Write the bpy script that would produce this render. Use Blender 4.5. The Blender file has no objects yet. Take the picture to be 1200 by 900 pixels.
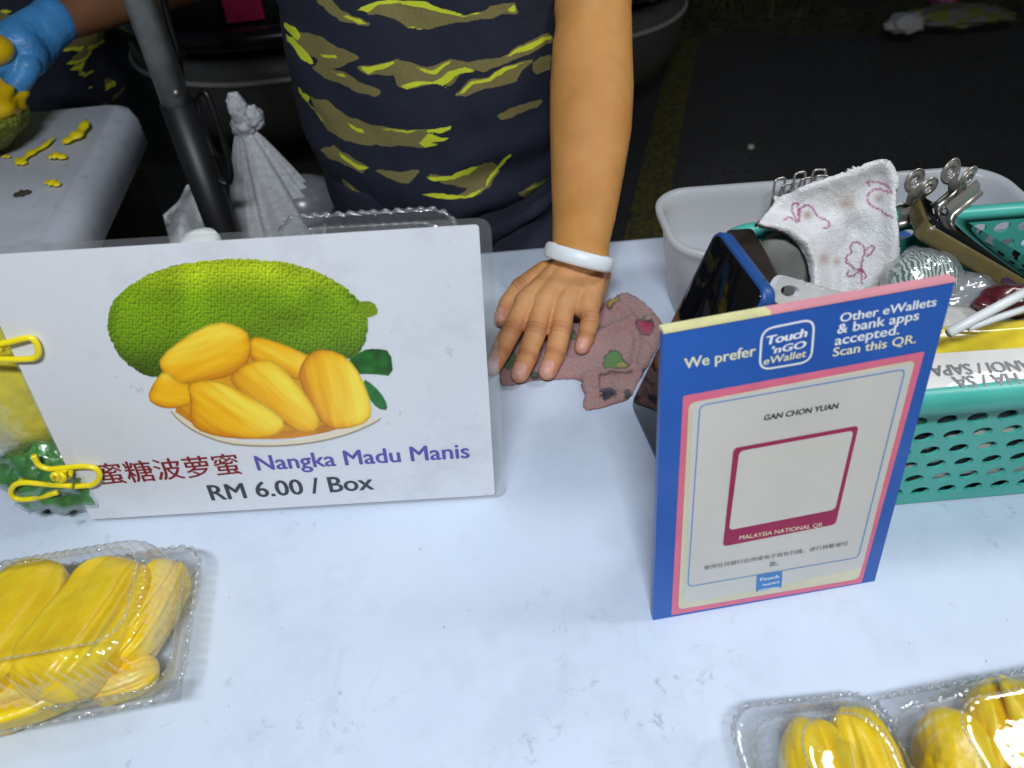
import bpy, bmesh, math, random
import numpy as np
from mathutils import Vector, Matrix
from mathutils.geometry import delaunay_2d_cdt

random.seed(7)
rng = np.random.default_rng(7)
S = bpy.context.scene
COL = S.collection
R = math.radians

# ------------------------------------------------------------------ camera
TZ = 0.80                      # height of the stall table top
H = 0.42                       # camera above the table top
F = 867.0                      # focal length in photo pixels (1200 wide)
PITCH, ROLL = R(44), R(-3)
FW = np.array([0, math.cos(PITCH), -math.sin(PITCH)])
_u = np.array([0, math.sin(PITCH), math.cos(PITCH)]); _r = np.array([1.0, 0, 0])
RT = _r * math.cos(ROLL) + _u * math.sin(ROLL)
UP = _u * math.cos(ROLL) - _r * math.sin(ROLL)
CAM = np.array([0, 0, TZ + H])

cam = bpy.data.cameras.new('camera')
cam.sensor_width = 36; cam.lens = 36 * F / 1200
cam.clip_start = 0.02; cam.clip_end = 300
cam.dof.use_dof = True; cam.dof.focus_distance = 0.56; cam.dof.aperture_fstop = 9.0
camo = bpy.data.objects.new('camera', cam); COL.objects.link(camo)
camo.matrix_world = Matrix(((RT[0], UP[0], -FW[0], CAM[0]), (RT[1], UP[1], -FW[1], CAM[1]), (RT[2], UP[2], -FW[2], CAM[2]), (0, 0, 0, 1)))
S.camera = camo

# ------------------------------------------------------------------ night sky, moonlight, stall lamps
w = bpy.data.worlds.new('World'); S.world = w; w.use_nodes = True
nt = w.node_tree
sky = nt.nodes.new('ShaderNodeTexSky'); sky.sky_type = 'NISHITA'; sky.sun_disc = False
sky.sun_elevation = R(8); sky.sun_rotation = R(140)
bg = nt.nodes['Background']; bg.inputs['Strength'].default_value = 0.012
nt.links.new(sky.outputs[0], bg.inputs[0])

def lamp(name, loc, target, size, power, color, shape='DISK', size_y=None):
    l = bpy.data.lights.new(name, 'AREA'); l.shape = shape; l.size = size
    if size_y: l.size_y = size_y
    l.energy = power; l.color = color
    o = bpy.data.objects.new(name, l); COL.objects.link(o); o.location = loc
    d = Vector(target) - Vector(loc); o.rotation_euler = d.to_track_quat('-Z', 'Y').to_euler()
    return o
lamp('stall_lamp', (-0.08, -0.34, TZ + 1.14), (0.0, 0.42, TZ + .08), 0.42, 16.3, (0.88, 0.94, 1.0), 'RECTANGLE', 0.09)
lamp('stall_lamp', (0.85, 0.50, TZ + 0.95), (0.1, 0.38, TZ), 0.24, 4.2, (0.95, 0.97, 1.0))
sun = bpy.data.lights.new('moonlight', 'SUN'); sun.energy = 0.012; sun.angle = R(0.5); sun.color = (0.8, 0.88, 1)
suno = bpy.data.objects.new('moonlight', sun); COL.objects.link(suno); suno.rotation_euler = (R(50), 0, R(140))

S.render.engine = 'CYCLES'
S.cycles.use_denoising = True
S.cycles.max_bounces = 10; S.cycles.transparent_max_bounces = 24
S.cycles.caustics_reflective = False; S.cycles.caustics_refractive = False
S.cycles.sample_clamp_indirect = 4
vs = S.view_settings
vs.view_transform = 'Standard'; vs.look = 'None'; vs.gamma = 1; vs.use_curve_mapping = False; vs.exposure = 0.0

# ------------------------------------------------------------------ measuring helpers
def ray(px, py): return FW + RT * ((px - 600) / F) + UP * ((450 - py) / F)
def pz(px, py, z=0.0):          # point of a photo ray at height z over the table top
    d = ray(px, py); return CAM + d * ((TZ + z - CAM[2]) / d[2])
def py_(px, py, Y):             # ... at distance Y behind the camera line
    d = ray(px, py); return CAM + d * (Y / d[1])
def pplane(px, py, P0, n):
    d = ray(px, py); return CAM + d * (np.dot(P0 - CAM, n) / np.dot(d, n))
def pix(P):
    P = np.asarray(P, float).reshape(-1, 3) - CAM
    d = P @ FW
    return np.stack([600 + F * (P @ RT) / d, 450 - F * (P @ UP) / d], 1)
def depth(P): return float((np.asarray(P) - CAM) @ FW)

def sdf(P, poly):               # signed distance to a closed polygon, negative inside
    P = np.asarray(P, float); A = np.asarray(poly, float); B = np.roll(A, -1, 0)
    out = np.full(len(P), 1e9); ins = np.zeros(len(P), bool)
    for a, b in zip(A, B):
        e = b - a; q = P - a
        t = np.clip((q @ e) / (e @ e + 1e-12), 0, 1)
        d = q - t[:, None] * e
        out = np.minimum(out, (d * d).sum(1))
        c = (a[1] > P[:, 1]) != (b[1] > P[:, 1])
        xi = (b[0] - a[0]) * (P[:, 1] - a[1]) / ((b[1] - a[1]) if abs(b[1] - a[1]) > 1e-12 else 1e-12) + a[0]
        ins ^= c & (P[:, 0] < xi)
    out = np.sqrt(out)
    return np.where(ins, -out, out)
def ldist(P, line):             # distance to an open polyline
    P = np.asarray(P, float); L = np.asarray(line, float); out = np.full(len(P), 1e9)
    for a, b in zip(L[:-1], L[1:]):
        e = b - a; q = P - a
        t = np.clip((q @ e) / (e @ e + 1e-12), 0, 1)
        d = q - t[:, None] * e
        out = np.minimum(out, (d * d).sum(1))
    return np.sqrt(out)
def smooth_poly(pts, n=2):      # Chaikin corner cutting of a closed outline
    P = np.asarray(pts, float)
    for _ in range(n):
        Q = np.roll(P, -1, 0)
        P = np.stack([P * .75 + Q * .25, P * .25 + Q * .75], 1).reshape(-1, P.shape[1])
    return P
def sstep(a, b, x):
    t = np.clip((x - a) / (b - a), 0, 1); return t * t * (3 - 2 * t)
def vnoise(P, scale, seed=0):   # smooth value noise, any dimension up to 3
    P = np.asarray(P, float) * scale
    if P.shape[1] == 2: P = np.concatenate([P, np.zeros((len(P), 1))], 1)
    I = np.floor(P).astype(np.int64); f = P - I; f = f * f * (3 - 2 * f)
    def h(ix, iy, iz):
        n = (ix * 374761393 + iy * 668265263 + iz * 2147483647 + seed * 1274126177) & 0xffffffff
        n = ((n ^ (n >> 13)) * 1274126177) & 0xffffffff
        return ((n ^ (n >> 16)) & 0xffff) / 65535.0
    r = 0
    for dx in (0, 1):
        for dy in (0, 1):
            for dz in (0, 1):
                wgt = (f[:, 0] if dx else 1 - f[:, 0]) * (f[:, 1] if dy else 1 - f[:, 1]) * (f[:, 2] if dz else 1 - f[:, 2])
                r = r + wgt * h(I[:, 0] + dx, I[:, 1] + dy, I[:, 2] + dz)
    return r
def worley(P, scale, seed=0):   # nearest jittered cell point
    P = np.asarray(P, float) * scale; I = np.floor(P).astype(np.int64); f = P - I; best = np.full(len(P), 9.0)
    for dx in (-1, 0, 1):
        for dy in (-1, 0, 1):
            n = ((I[:, 0] + dx) * 374761393 + (I[:, 1] + dy) * 668265263 + seed * 1274126177) & 0xffffffff
            n = ((n ^ (n >> 13)) * 1274126177) & 0xffffffff; jx = (n & 0xff) / 255.0; jy = ((n >> 8) & 0xff) / 255.0
            best = np.minimum(best, np.hypot(dx + .2 + .6 * jx - f[:, 0], dy + .2 + .6 * jy - f[:, 1]))
    return best
def fbm(P, scale, seed=0, oct=3):
    return sum(vnoise(P, scale * 2 ** k, seed + k) * .5 ** k for k in range(oct)) / sum(.5 ** k for k in range(oct))

# ------------------------------------------------------------------ object helpers
def origin(o):
    v = Vector((0, 0, 0))
    while o is not None: v += o.location; o = o.parent
    return v
def mesh(name, V, Fc, mat=None, parent=None, smooth=True, attrs=None, cols=None, mats=None, fmat=None, loc=None):
    me = bpy.data.meshes.new(name)
    off = np.array(origin(parent)) if parent else (np.array(loc) if loc is not None else np.zeros(3))
    me.from_pydata((np.asarray(V, float) - off).tolist(), [], [list(map(int, f)) for f in Fc])
    if attrs:
        for k, a in attrs.items():
            at = me.attributes.new(k, 'FLOAT', 'POINT'); at.data.foreach_set('value', np.asarray(a, np.float32))
    if cols is not None:
        at = me.color_attributes.new('col', 'FLOAT_COLOR', 'POINT')
        c = np.ones((len(V), 4), np.float32); c[:, :3] = cols; at.data.foreach_set('color', c.ravel())
    for m in (mats or ([mat] if mat else [])): me.materials.append(m)
    if fmat is not None: me.polygons.foreach_set('material_index', np.asarray(fmat, np.int32))
    me.polygons.foreach_set('use_smooth', [bool(smooth)] * len(me.polygons))
    me.validate(); me.update()
    o = bpy.data.objects.new(name, me); COL.objects.link(o)
    if parent: o.parent = parent
    elif loc is not None: o.location = loc
    return o
def tag(o, label, cat, group=None):
    o['label'] = label; o['category'] = cat
    if group: o['group'] = group
    return o
def thing(name, loc, label, cat, group=None):
    o = bpy.data.objects.new(name, None); o.empty_display_size = .02; COL.objects.link(o)
    o.location = [float(x) for x in loc]; return tag(o, label, cat, group)
def structure(o): o['kind'] = 'structure'; return o
def solidify(o, t, offset=0.0, rim=True):
    m = o.modifiers.new('thickness', 'SOLIDIFY'); m.thickness = t; m.offset = offset; m.use_rim = rim; return o
def subsurf(o, n=1):
    m = o.modifiers.new('smooth', 'SUBSURF'); m.levels = n; m.render_levels = n; return o
def bevel(o, wd, seg=2):
    m = o.modifiers.new('bevel', 'BEVEL'); m.width = wd; m.segments = seg; m.limit_method = 'ANGLE'; m.angle_limit = R(40); return o
def merge(parts):
    V, Fc, n = [], [], 0
    for v, f in parts:
        V.append(np.asarray(v, float)); Fc += [[i + n for i in q] for q in f]; n += len(v)
    return np.concatenate(V), Fc
def boxg(c, s, ax=None):        # box geometry, centre, full size, optional axes rows
    ax = np.eye(3) if ax is None else np.asarray(ax, float)
    V = np.array([[x, y, z] for x in (-.5, .5) for y in (-.5, .5) for z in (-.5, .5)]) * np.asarray(s, float)
    return np.asarray(c, float) + V @ ax, [[0, 1, 3, 2], [4, 6, 7, 5], [0, 4, 5, 1], [2, 3, 7, 6], [0, 2, 6, 4], [1, 5, 7, 3]]
def loftg(rings, cap0=True, cap1=True, closed=True):
    n = len(rings[0]); V = np.concatenate([np.asarray(r, float) for r in rings]); Fc = []
    for k in range(len(rings) - 1):
        for i in range(n if closed else n - 1):
            j = (i + 1) % n
            Fc.append([k * n + i, k * n + j, (k + 1) * n + j, (k + 1) * n + i])
    if cap0: Fc.append(list(range(n))[::-1])
    if cap1: Fc.append([(len(rings) - 1) * n + i for i in range(n)])
    return V, Fc
def spline(P, n=8):             # Catmull-Rom
    P = np.asarray(P, float); Q = np.concatenate([[2 * P[0] - P[1]], P, [2 * P[-1] - P[-2]]]); out = []
    for i in range(1, len(Q) - 2):
        for k in range(n):
            t = k / n; a, b, c, d = Q[i - 1:i + 3]
            out.append(.5 * (2 * b + (c - a) * t + (2 * a - 5 * b + 4 * c - d) * t * t + (3 * b - a - 3 * c + d) * t ** 3))
    out.append(P[-1]); return np.array(out)
def tubeg(P, r, seg=12, closed=False, flat=1.0, cap=True):
    P = np.asarray(P, float); n = len(P); r = np.broadcast_to(np.asarray(r, float), (n,))
    if closed: T = np.roll(P, -1, 0) - np.roll(P, 1, 0)
    else: T = np.gradient(P, axis=0)
    T /= np.linalg.norm(T, axis=1)[:, None] + 1e-12
    a = np.array([0, 0, 1.0]) if abs(T[0][2]) < .9 else np.array([1.0, 0, 0])
    u = np.cross(T[0], a); u /= np.linalg.norm(u); rings = []
    for i in range(n):
        u = u - T[i] * (u @ T[i]); u /= np.linalg.norm(u); v = np.cross(T[i], u)
        an = np.linspace(0, 2 * np.pi, seg, endpoint=False)
        rings.append(P[i] + r[i] * (np.cos(an)[:, None] * u + flat * np.sin(an)[:, None] * v))
    V, Fc = loftg(rings, cap and not closed, cap and not closed)
    if closed:
        k = n - 1
        for i in range(seg):
            j = (i + 1) % seg; Fc.append([k * seg + i, k * seg + j, j, i])
    return V, Fc
def capsuleg(p0, p1, r0, r1, seg=16, side=None, flat=1.0):
    p0 = np.asarray(p0, float); p1 = np.asarray(p1, float); d = p1 - p0; L = np.linalg.norm(d)
    t = d / L if L > 1e-9 else np.array([0, 0, 1.0])
    a = np.asarray(side, float) if side is not None else (np.array([0, 0, 1.0]) if abs(t[2]) < .9 else np.array([1.0, 0, 0]))
    u = a - t * (a @ t); u /= np.linalg.norm(u); v = np.cross(t, u); an = np.linspace(0, 2 * np.pi, seg, endpoint=False); rings = []
    circ = np.cos(an)[:, None] * u + flat * np.sin(an)[:, None] * v
    for ph in np.linspace(-np.pi / 2 + .12, 0, 6): rings.append(p0 + t * r0 * math.sin(ph) + circ * r0 * math.cos(ph))
    for ph in np.linspace(0, np.pi / 2 - .12, 6): rings.append(p1 + t * r1 * math.sin(ph) + circ * r1 * math.cos(ph))
    return loftg(rings)
def uvsphere(c, s, nu=32, nv=20, ax=None):
    th = np.linspace(0.03, np.pi - .03, nv); an = np.linspace(0, 2 * np.pi, nu, endpoint=False); rings = []
    for t in th: rings.append(np.stack([np.cos(an) * math.sin(t), np.sin(an) * math.sin(t), np.full(nu, math.cos(t))], 1))
    V, Fc = loftg(rings); V = V * np.asarray(s, float)
    if ax is not None: V = V @ np.asarray(ax, float)
    return V + np.asarray(c, float), [f[::-1] for f in Fc]
def fill_poly(poly, sp, holes=(), jitter=.25, resample=True):
    P = np.asarray(poly, float)
    def res(P, sp):
        out = []
        for a, b in zip(P, np.roll(P, -1, 0)):
            k = max(1, int(round(np.linalg.norm(b - a) / sp)))
            for i in range(k): out.append(a + (b - a) * i / k)
        return np.array(out)
    B = res(P, sp) if resample else P
    lo, hi = B.min(0), B.max(0)
    gx, gy = np.meshgrid(np.arange(lo[0] + sp / 2, hi[0], sp), np.arange(lo[1] + sp / 2, hi[1], sp * .866))
    gx = gx + (np.arange(gx.shape[0]) % 2)[:, None] * sp / 2
    G = np.stack([gx.ravel(), gy.ravel()], 1); G = G + (rng.random(G.shape) - .5) * sp * jitter
    G = G[sdf(G, P) < -sp * .45]
    for h in holes:
        c = h.mean(0); near = np.abs(G - c).max(1) < np.abs(h - c).max() + sp
        bad = np.zeros(len(G), bool)
        if near.any():
            idx = np.where(near)[0]; bad[idx] = sdf(G[idx], h) < sp * .25
        G = G[~bad]
    pts = [Vector(p) for p in B]; edges = [(i, (i + 1) % len(B)) for i in range(len(B))]
    for h in holes:
        k = len(pts); pts += [Vector(p) for p in h]; edges += [(k + i, k + (i + 1) % len(h)) for i in range(len(h))]
    pts += [Vector(p) for p in G]
    V, E_, Fc, *_ = delaunay_2d_cdt(pts, edges, [], 0, 1e-9)
    V = np.array([tuple(v) for v in V]); Fc = np.array([list(f) for f in Fc])
    cen = V[Fc].mean(1); keep = sdf(cen, B) < 0
    for h in holes:
        c = h.mean(0); near = np.where(np.abs(cen - c).max(1) < np.abs(h - c).max() + 1e-6)[0]
        if len(near): keep[near[sdf(cen[near], h) < 0]] = False
    return V, Fc[keep].tolist()
def rrect(hw, hd, r, n=8, per=0.0):   # rounded rectangle outline, optional resampling step
    out = []
    for cx, cy, a0 in ((hw - r, hd - r, 0), (-hw + r, hd - r, 90), (-hw + r, -hd + r, 180), (hw - r, -hd + r, 270)):
        for k in range(n + 1):
            a = R(a0 + 90 * k / n); out.append((cx + r * math.cos(a), cy + r * math.sin(a)))
    out = np.array(out)
    if per:
        d = np.linalg.norm(np.roll(out, -1, 0) - out, axis=1); s = np.concatenate([[0], np.cumsum(d)])
        k = int(per); q = np.linspace(0, s[-1], k, endpoint=False)
        cl = np.concatenate([out, out[:1]])
        out = np.stack([np.interp(q, s, cl[:, 0]), np.interp(q, s, cl[:, 1])], 1)
    return out
def evalmesh(o):
    dg = bpy.context.evaluated_depsgraph_get(); dg.update()
    e = o.evaluated_get(dg); me = e.to_mesh()
    V = np.empty(len(me.vertices) * 3); me.vertices.foreach_get('co', V); V = V.reshape(-1, 3)
    Fc = [list(p.vertices) for p in me.polygons]; e.to_mesh_clear(); return V, Fc
def voxel(parts, vox, it=4, fac=.5):  # fuse overlapping closed shapes into one skin
    V, Fc = merge(parts); o = mesh('fuse', V, Fc)
    m = o.modifiers.new('r', 'REMESH'); m.mode = 'VOXEL'; m.voxel_size = vox
    if it:
        m = o.modifiers.new('s', 'SMOOTH'); m.factor = fac; m.iterations = it
    V, Fc = evalmesh(o); me = o.data; bpy.data.objects.remove(o); bpy.data.meshes.remove(me)
    return V, Fc
def textg(body, bold=0.0, shear=0.0, spacing=1.0):   # flat lettering, x from 0 to 1; bold strokes from shifted copies
    cu = bpy.data.curves.new('t', 'FONT'); cu.body = body; cu.size = 1; cu.shear = shear
    cu.space_character = spacing; cu.resolution_u = 3
    o = bpy.data.objects.new('t', cu); COL.objects.link(o)
    V, Fc = evalmesh(o); bpy.data.objects.remove(o); bpy.data.curves.remove(cu)
    if bold:
        V, Fc = merge([(V + np.array([dx * bold, dy * bold, k * 2e-4]), Fc) for k, (dx, dy) in enumerate(((-1, 0), (1, 0), (0, .5), (0, -.5), (0, 0)))])
    x0, x1 = V[:, 0].min(), V[:, 0].max(); V[:, 0] -= x0
    return V / (x1 - x0), Fc

# ------------------------------------------------------------------ materials
def lin(r, g, b):               # photo 0-255 to linear
    return tuple(((c / 255) / 12.92 if c / 255 <= .04045 else ((c / 255 + .055) / 1.055) ** 2.4) for c in (r, g, b))
class T:
    def __init__(s, name):
        s.m = bpy.data.materials.new(name); s.m.use_nodes = True; s.t = s.m.node_tree; s.n = s.t.nodes
        s.b = s.n['Principled BSDF']; s.out = s.n['Material Output']
        s.tc = s.n.new('ShaderNodeTexCoord')
    def L(s, a, b): s.t.links.new(a, b)
    def noise(s, scale, detail=4, rough=.55, stretch=None, dist=0):
        k = s.n.new('ShaderNodeTexNoise'); k.inputs['Scale'].default_value = scale; k.inputs['Detail'].default_value = detail
        k.inputs['Roughness'].default_value = rough; k.inputs['Distortion'].default_value = dist
        if stretch:
            mp = s.n.new('ShaderNodeMapping'); mp.inputs['Scale'].default_value = stretch; s.L(s.tc.outputs['Object'], mp.inputs[0]); s.L(mp.outputs[0], k.inputs['Vector'])
        else: s.L(s.tc.outputs['Object'], k.inputs['Vector'])
        return k.outputs['Fac']
    def voro(s, scale, feature='F1'):
        k = s.n.new('ShaderNodeTexVoronoi'); k.feature = feature; k.inputs['Scale'].default_value = scale; s.L(s.tc.outputs['Object'], k.inputs['Vector']); return k.outputs['Distance']
    def ramp(s, x, stops):
        k = s.n.new('ShaderNodeValToRGB'); e = k.color_ramp.elements
        while len(e) < len(stops): e.new(.5)
        for el, (p, c) in zip(e, stops):
            el.position = p; el.color = (*c, 1) if hasattr(c, '__len__') else (c, c, c, 1)
        s.L(x, k.inputs[0]); return k.outputs[0]
    def mr(s, x, a, b, c=0, d=1):
        k = s.n.new('ShaderNodeMapRange'); k.clamp = True; s.L(x, k.inputs[0])
        for i, v in enumerate((a, b, c, d)): k.inputs[1 + i].default_value = v
        return k.outputs[0]
    def mix(s, f, a, b, mode='MIX'):
        k = s.n.new('ShaderNodeMix'); k.data_type = 'RGBA'; k.blend_type = mode
        for sock, v in ((k.inputs[0], f), (k.inputs[6], a), (k.inputs[7], b)):
            if isinstance(v, bpy.types.NodeSocket): s.L(v, sock)
            elif isinstance(v, (int, float)): sock.default_value = v
            else: sock.default_value = (*v, 1)
        return k.outputs[2]
    def attr(s, name, out='Fac'):
        k = s.n.new('ShaderNodeAttribute'); k.attribute_name = name; return k.outputs[out]
    def math(s, op, a, b=0.0):
        k = s.n.new('ShaderNodeMath'); k.operation = op
        for i, v in enumerate((a, b)):
            if isinstance(v, bpy.types.NodeSocket): s.L(v, k.inputs[i])
            else: k.inputs[i].default_value = v
        return k.outputs[0]
    def bump(s, h, strength=.3, dist=.001, prev=None):
        k = s.n.new('ShaderNodeBump'); k.inputs['Strength'].default_value = strength; k.inputs['Distance'].default_value = dist
        s.L(h, k.inputs['Height'])
        if prev is not None: s.L(prev, k.inputs['Normal'])
        return k.outputs[0]
    def set(s, **kw):
        nm = dict(base='Base Color', rough='Roughness', metal='Metallic', normal='Normal', sss='Subsurface Weight', ssr='Subsurface Radius', sscale='Subsurface Scale',
                  coat='Coat Weight', coatr='Coat Roughness', trans='Transmission Weight', spec='Specular IOR Level', sheen='Sheen Weight', ior='IOR', emis='Emission Color', emiss='Emission Strength', alpha='Alpha')
        for k, v in kw.items():
            i = s.b.inputs[nm[k]]
            if isinstance(v, bpy.types.NodeSocket): s.L(v, i)
            elif hasattr(v, '__len__') and len(v) == 3 and i.type == 'RGBA': i.default_value = (*v, 1)
            else: i.default_value = v
        return s.m
def plain(name, c, rough=.5, metal=0.0, var=.12, vs=30, bump=.0, bs=200, bd=.0006, **kw):
    t = T(name); n = t.noise(vs)
    col = t.mix(t.mr(n, .3, .7), tuple(x * (1 - var) for x in c), tuple(min(1, x * (1 + var)) for x in c))
    t.set(base=col, rough=rough, metal=metal, **kw)
    if bump: t.set(normal=t.bump(t.noise(bs), bump, bd))
    return t.m
def clearplastic(name, tint=(1, 1, 1), spec=.06, edge=.5, rough=.06, haze=.03, bump=0.0, bs=90, hz=(.9, .92, .95)):
    t = T(name); tr = t.n.new('ShaderNodeBsdfTransparent'); tr.inputs[0].default_value = (*tint, 1)
    gl = t.n.new('ShaderNodeBsdfGlossy'); gl.inputs['Roughness'].default_value = rough
    df = t.n.new('ShaderNodeBsdfDiffuse'); df.inputs[0].default_value = (*hz, 1)
    lw = t.n.new('ShaderNodeLayerWeight'); lw.inputs[0].default_value = .35
    f = t.mr(lw.outputs['Facing'], 0, 1, spec, edge)
    m1 = t.n.new('ShaderNodeMixShader'); m1.inputs[0].default_value = haze; t.L(tr.outputs[0], m1.inputs[1]); t.L(df.outputs[0], m1.inputs[2])
    m2 = t.n.new('ShaderNodeMixShader'); t.L(f, m2.inputs[0]); t.L(m1.outputs[0], m2.inputs[1]); t.L(gl.outputs[0], m2.inputs[2])
    if bump:
        nb = t.bump(t.noise(bs, 3), bump, .002); t.L(nb, gl.inputs['Normal']); t.L(nb, lw.inputs['Normal'])
    t.L(m2.outputs[0], t.out.inputs['Surface']); return t.m

M = {}
def build_materials():
    # white plastic table top with scuffs and grime
    t = T('white_table_plastic')
    c = t.mix(t.mr(t.noise(5), .3, .75), (.58, .665, .815), (.655, .73, .855))
    g1 = t.mr(t.noise(14, 8, .7), .50, .80, 0, .55); c = t.mix(g1, c, (.42, .47, .57))
    g2 = t.mr(t.noise(75, 8, .78, dist=.8), .57, .67, 0, .7); c = t.mix(t.math('MULTIPLY', g2, t.mr(t.noise(9, 3), .49, .62)), c, (.26, .29, .35))
    g3 = t.mr(t.noise(30, 6, .7, (1, .12, 1)), .60, .68, 0, .22); c = t.mix(t.mr(t.noise(3.2, 5, .65), .50, .72, 0, .35), c, (.46, .53, .66)); c = t.mix(t.math('MULTIPLY', g3, t.mr(t.noise(11, 2), .48, .6)), c, (.38, .42, .50))
    sp = t.mr(t.math('ADD', t.voro(75), t.mr(t.noise(400, 3), 0, 1, -.05, .05)), .025, .075, .7, 0); c = t.mix(t.math('MULTIPLY', sp, t.mr(t.noise(22), .55, .62)), c, (.10, .10, .11))
    M['table'] = t.set(base=c, rough=t.mr(t.noise(25), .3, .7, .38, .55), normal=t.bump(t.noise(500, 2), .12, .0004), spec=.4)
    t = T('grey_table_plastic')
    c = t.mix(t.mr(t.noise(8), .3, .7), (.50, .53, .60), (.60, .63, .70)); c = t.mix(t.mr(t.noise(40, 6, .7), .55, .75, 0, .6), c, (.22, .22, .24))
    M['table2'] = t.set(base=c, rough=.45, normal=t.bump(t.noise(300), .1, .0005))
    t = T('asphalt'); n = t.math('ADD', t.math('MULTIPLY', t.noise(240, 3, .7), .4), t.math('MULTIPLY', t.noise(48, 5, .8), .6))
    c = t.mix(t.mr(n, .36, .64), (.035, .035, .037), (.20, .20, .202)); c = t.mix(t.mr(t.noise(2.2), .40, .7, 0, .6), c, (.07, .07, .073))
    c = t.mix(t.mr(t.voro(9), .02, .035, .8, 0), c, (.25, .24, .22))
    M['asphalt'] = t.set(base=c, rough=.85, normal=t.bump(n, 1.0, .02))
    t = T('worn_yellow_paint'); c = t.mix(t.mr(t.noise(60, 6, .75), .42, .58), (.24, .21, .03), (.06, .06, .05))
    M['yellow_paint'] = t.set(base=c, rough=.8, normal=t.bump(t.noise(220, 4, .7), .6, .006))
    M['soil'] = plain('dark_soil', (.07, .062, .04), .95, var=.5, vs=14, bump=1, bs=40, bd=.04)
    M['grass'] = plain('dark_grass', (.075, .10, .03), .7, var=.5, vs=6)
    # people
    t = T('skin'); n = t.noise(30, 4)
    c = t.mix(t.mr(n, .3, .7), (.50, .225, .058), (.60, .295, .082)); c = t.mix(t.mr(t.noise(160, 2), .62, .75, 0, .25), c, (.42, .15, .05)); c = t.mix(t.mr(t.noise(9, 3), .4, .65, 0, .35), c, (.54, .21, .08)); c = t.mix(t.mr(t.noise(70, 5, .7), .55, .75, 0, .3), c, (.62, .34, .13))
    c = t.mix(t.attr('hand'), c, t.mix(t.mr(t.noise(60, 4, .7), .35, .65), (.56, .27, .125), (.66, .35, .18))); c = t.mix(t.attr('red'), c, (.58, .19, .10)); c = t.mix(t.attr('crease'), c, (.28, .10, .035)); c = t.mix(t.attr('nail'), c, (.62, .32, .24))
    nb = t.bump(t.noise(620, 3, .6), .4, .0009)
    rr = t.math('SUBTRACT', .56, t.math('MULTIPLY', t.attr('nail'), .18))
    M['skin'] = t.set(base=c, rough=rr, sss=.12, sscale=.004, normal=nb, spec=.33)
    M['skin2'] = plain('dark_skin', (.20, .085, .04), .5, var=.15, bump=.2, bs=300)
    M['hair'] = plain('black_hair', (.012, .01, .009), .45, var=.3, bump=.6, bs=120)
    t = T('camouflage_shirt'); n = t.noise(900, 2)
    c = t.mix(t.mr(n, .3, .7), (.011, .014, .026), (.019, .023, .038))
    c = t.mix(t.mr(t.attr('olive'), .5, -.5), c, t.mix(t.mr(n, .3, .7), (.15, .125, .042), (.22, .185, .07)))
    c = t.mix(t.mr(t.attr('neon'), .5, -.5), c, (.56, .62, .03))
    M['shirt'] = t.set(base=c, rough=.8, spec=.25, normal=t.bump(n, .5, .0009))
    t = T('dark_camouflage'); c = t.ramp(t.noise(9, 3, .5, (1, 1, 3)), [(.45, (.012, .013, .014)), (.5, (.03, .028, .014)), (.6, (.014, .015, .016))]); M['darkcamo'] = t.set(base=c, rough=.85)
    M['shorts'] = plain('navy_shorts', (.016, .017, .035), .8, bump=.3, bs=700)
    M['band'] = plain('white_silicone', (.80, .82, .84), .42, var=.03, sss=.1)
    M['glove'] = plain('blue_nitrile', (.06, .27, .60), .42, var=.2, vs=40, bump=.7, bs=55, bd=.004)
    # signs
    t = T('sign_paper'); c = t.mix(t.mr(t.noise(6), .3, .7), (.66, .68, .73), (.73, .745, .79))
    c = t.mix(t.mr(t.noise(18, 6, .72), .52, .8, 0, .5), c, (.40, .41, .44)); c = t.mix(t.mr(t.noise(90, 5, .75), .64, .74, 0, .55), c, (.28, .28, .30))
    M['paper'] = t.set(base=c, rough=.5, coat=.45, coatr=.22)
    t = T('printed_picture'); M['print'] = t.set(base=t.attr('col', 'Color'), rough=.5, coat=.45, coatr=.22)
    M['film'] = clearplastic('laminate_film', (.95, .95, .94), .04, .4, .12, .05, .35, 40)
    M['filmdirty'] = M['film']
    for k, c in (('txt_red', (.22, .012, .015)), ('txt_purple', (.10, .075, .36)), ('txt_black', (.035, .04, .05)), ('txt_white', (.82, .84, .84)),
                 ('txt_cream', (.78, .76, .52)), ('magenta', (.33, .018, .09)), ('pinkframe', (.72, .16, .26)), ('bluelogo', (.05, .22, .55)), ('txt_grey', (.12, .12, .13)), ('blueline', (.10, .25, .55))):
        M[k] = plain('print_' + k, c, .5, var=.06, vs=60, coat=.3, coatr=.2)
    t = T('blue_board'); c = t.mix(t.mr(t.noise(9), .3, .7), (.018, .095, .40), (.028, .13, .50))
    c = t.mix(t.mr(t.noise(70, 6, .75), .66, .76, 0, .4), c, (.20, .28, .45)); M['board'] = t.set(base=c, rough=.42, coat=.3, coatr=.15)
    t = T('cream_paper'); c = t.mix(t.mr(t.noise(12), .3, .7), (.58, .57, .54), (.66, .65, .62)); M['cream'] = t.set(base=c, rough=.5, coat=.5, coatr=.12)
    M['cream2'] = plain('yellowed_paper', (.66, .63, .45), .5, var=.08, coat=.4, coatr=.15)
    M['yellowtape'] = plain('pale_yellow_edge', (.78, .74, .38), .55, var=.1, vs=80, bump=.2)
    M['pinkedge'] = plain('pink_edge', (.78, .33, .38), .5, var=.06, vs=80)
    M['wire'] = plain('yellow_plastic_wire', (.86, .70, .01), .3, var=.05, coat=.4)
    # fruit
    t = T('jackfruit_flesh'); n = t.noise(45, 4); f = t.noise(380, 3, .6)
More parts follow.
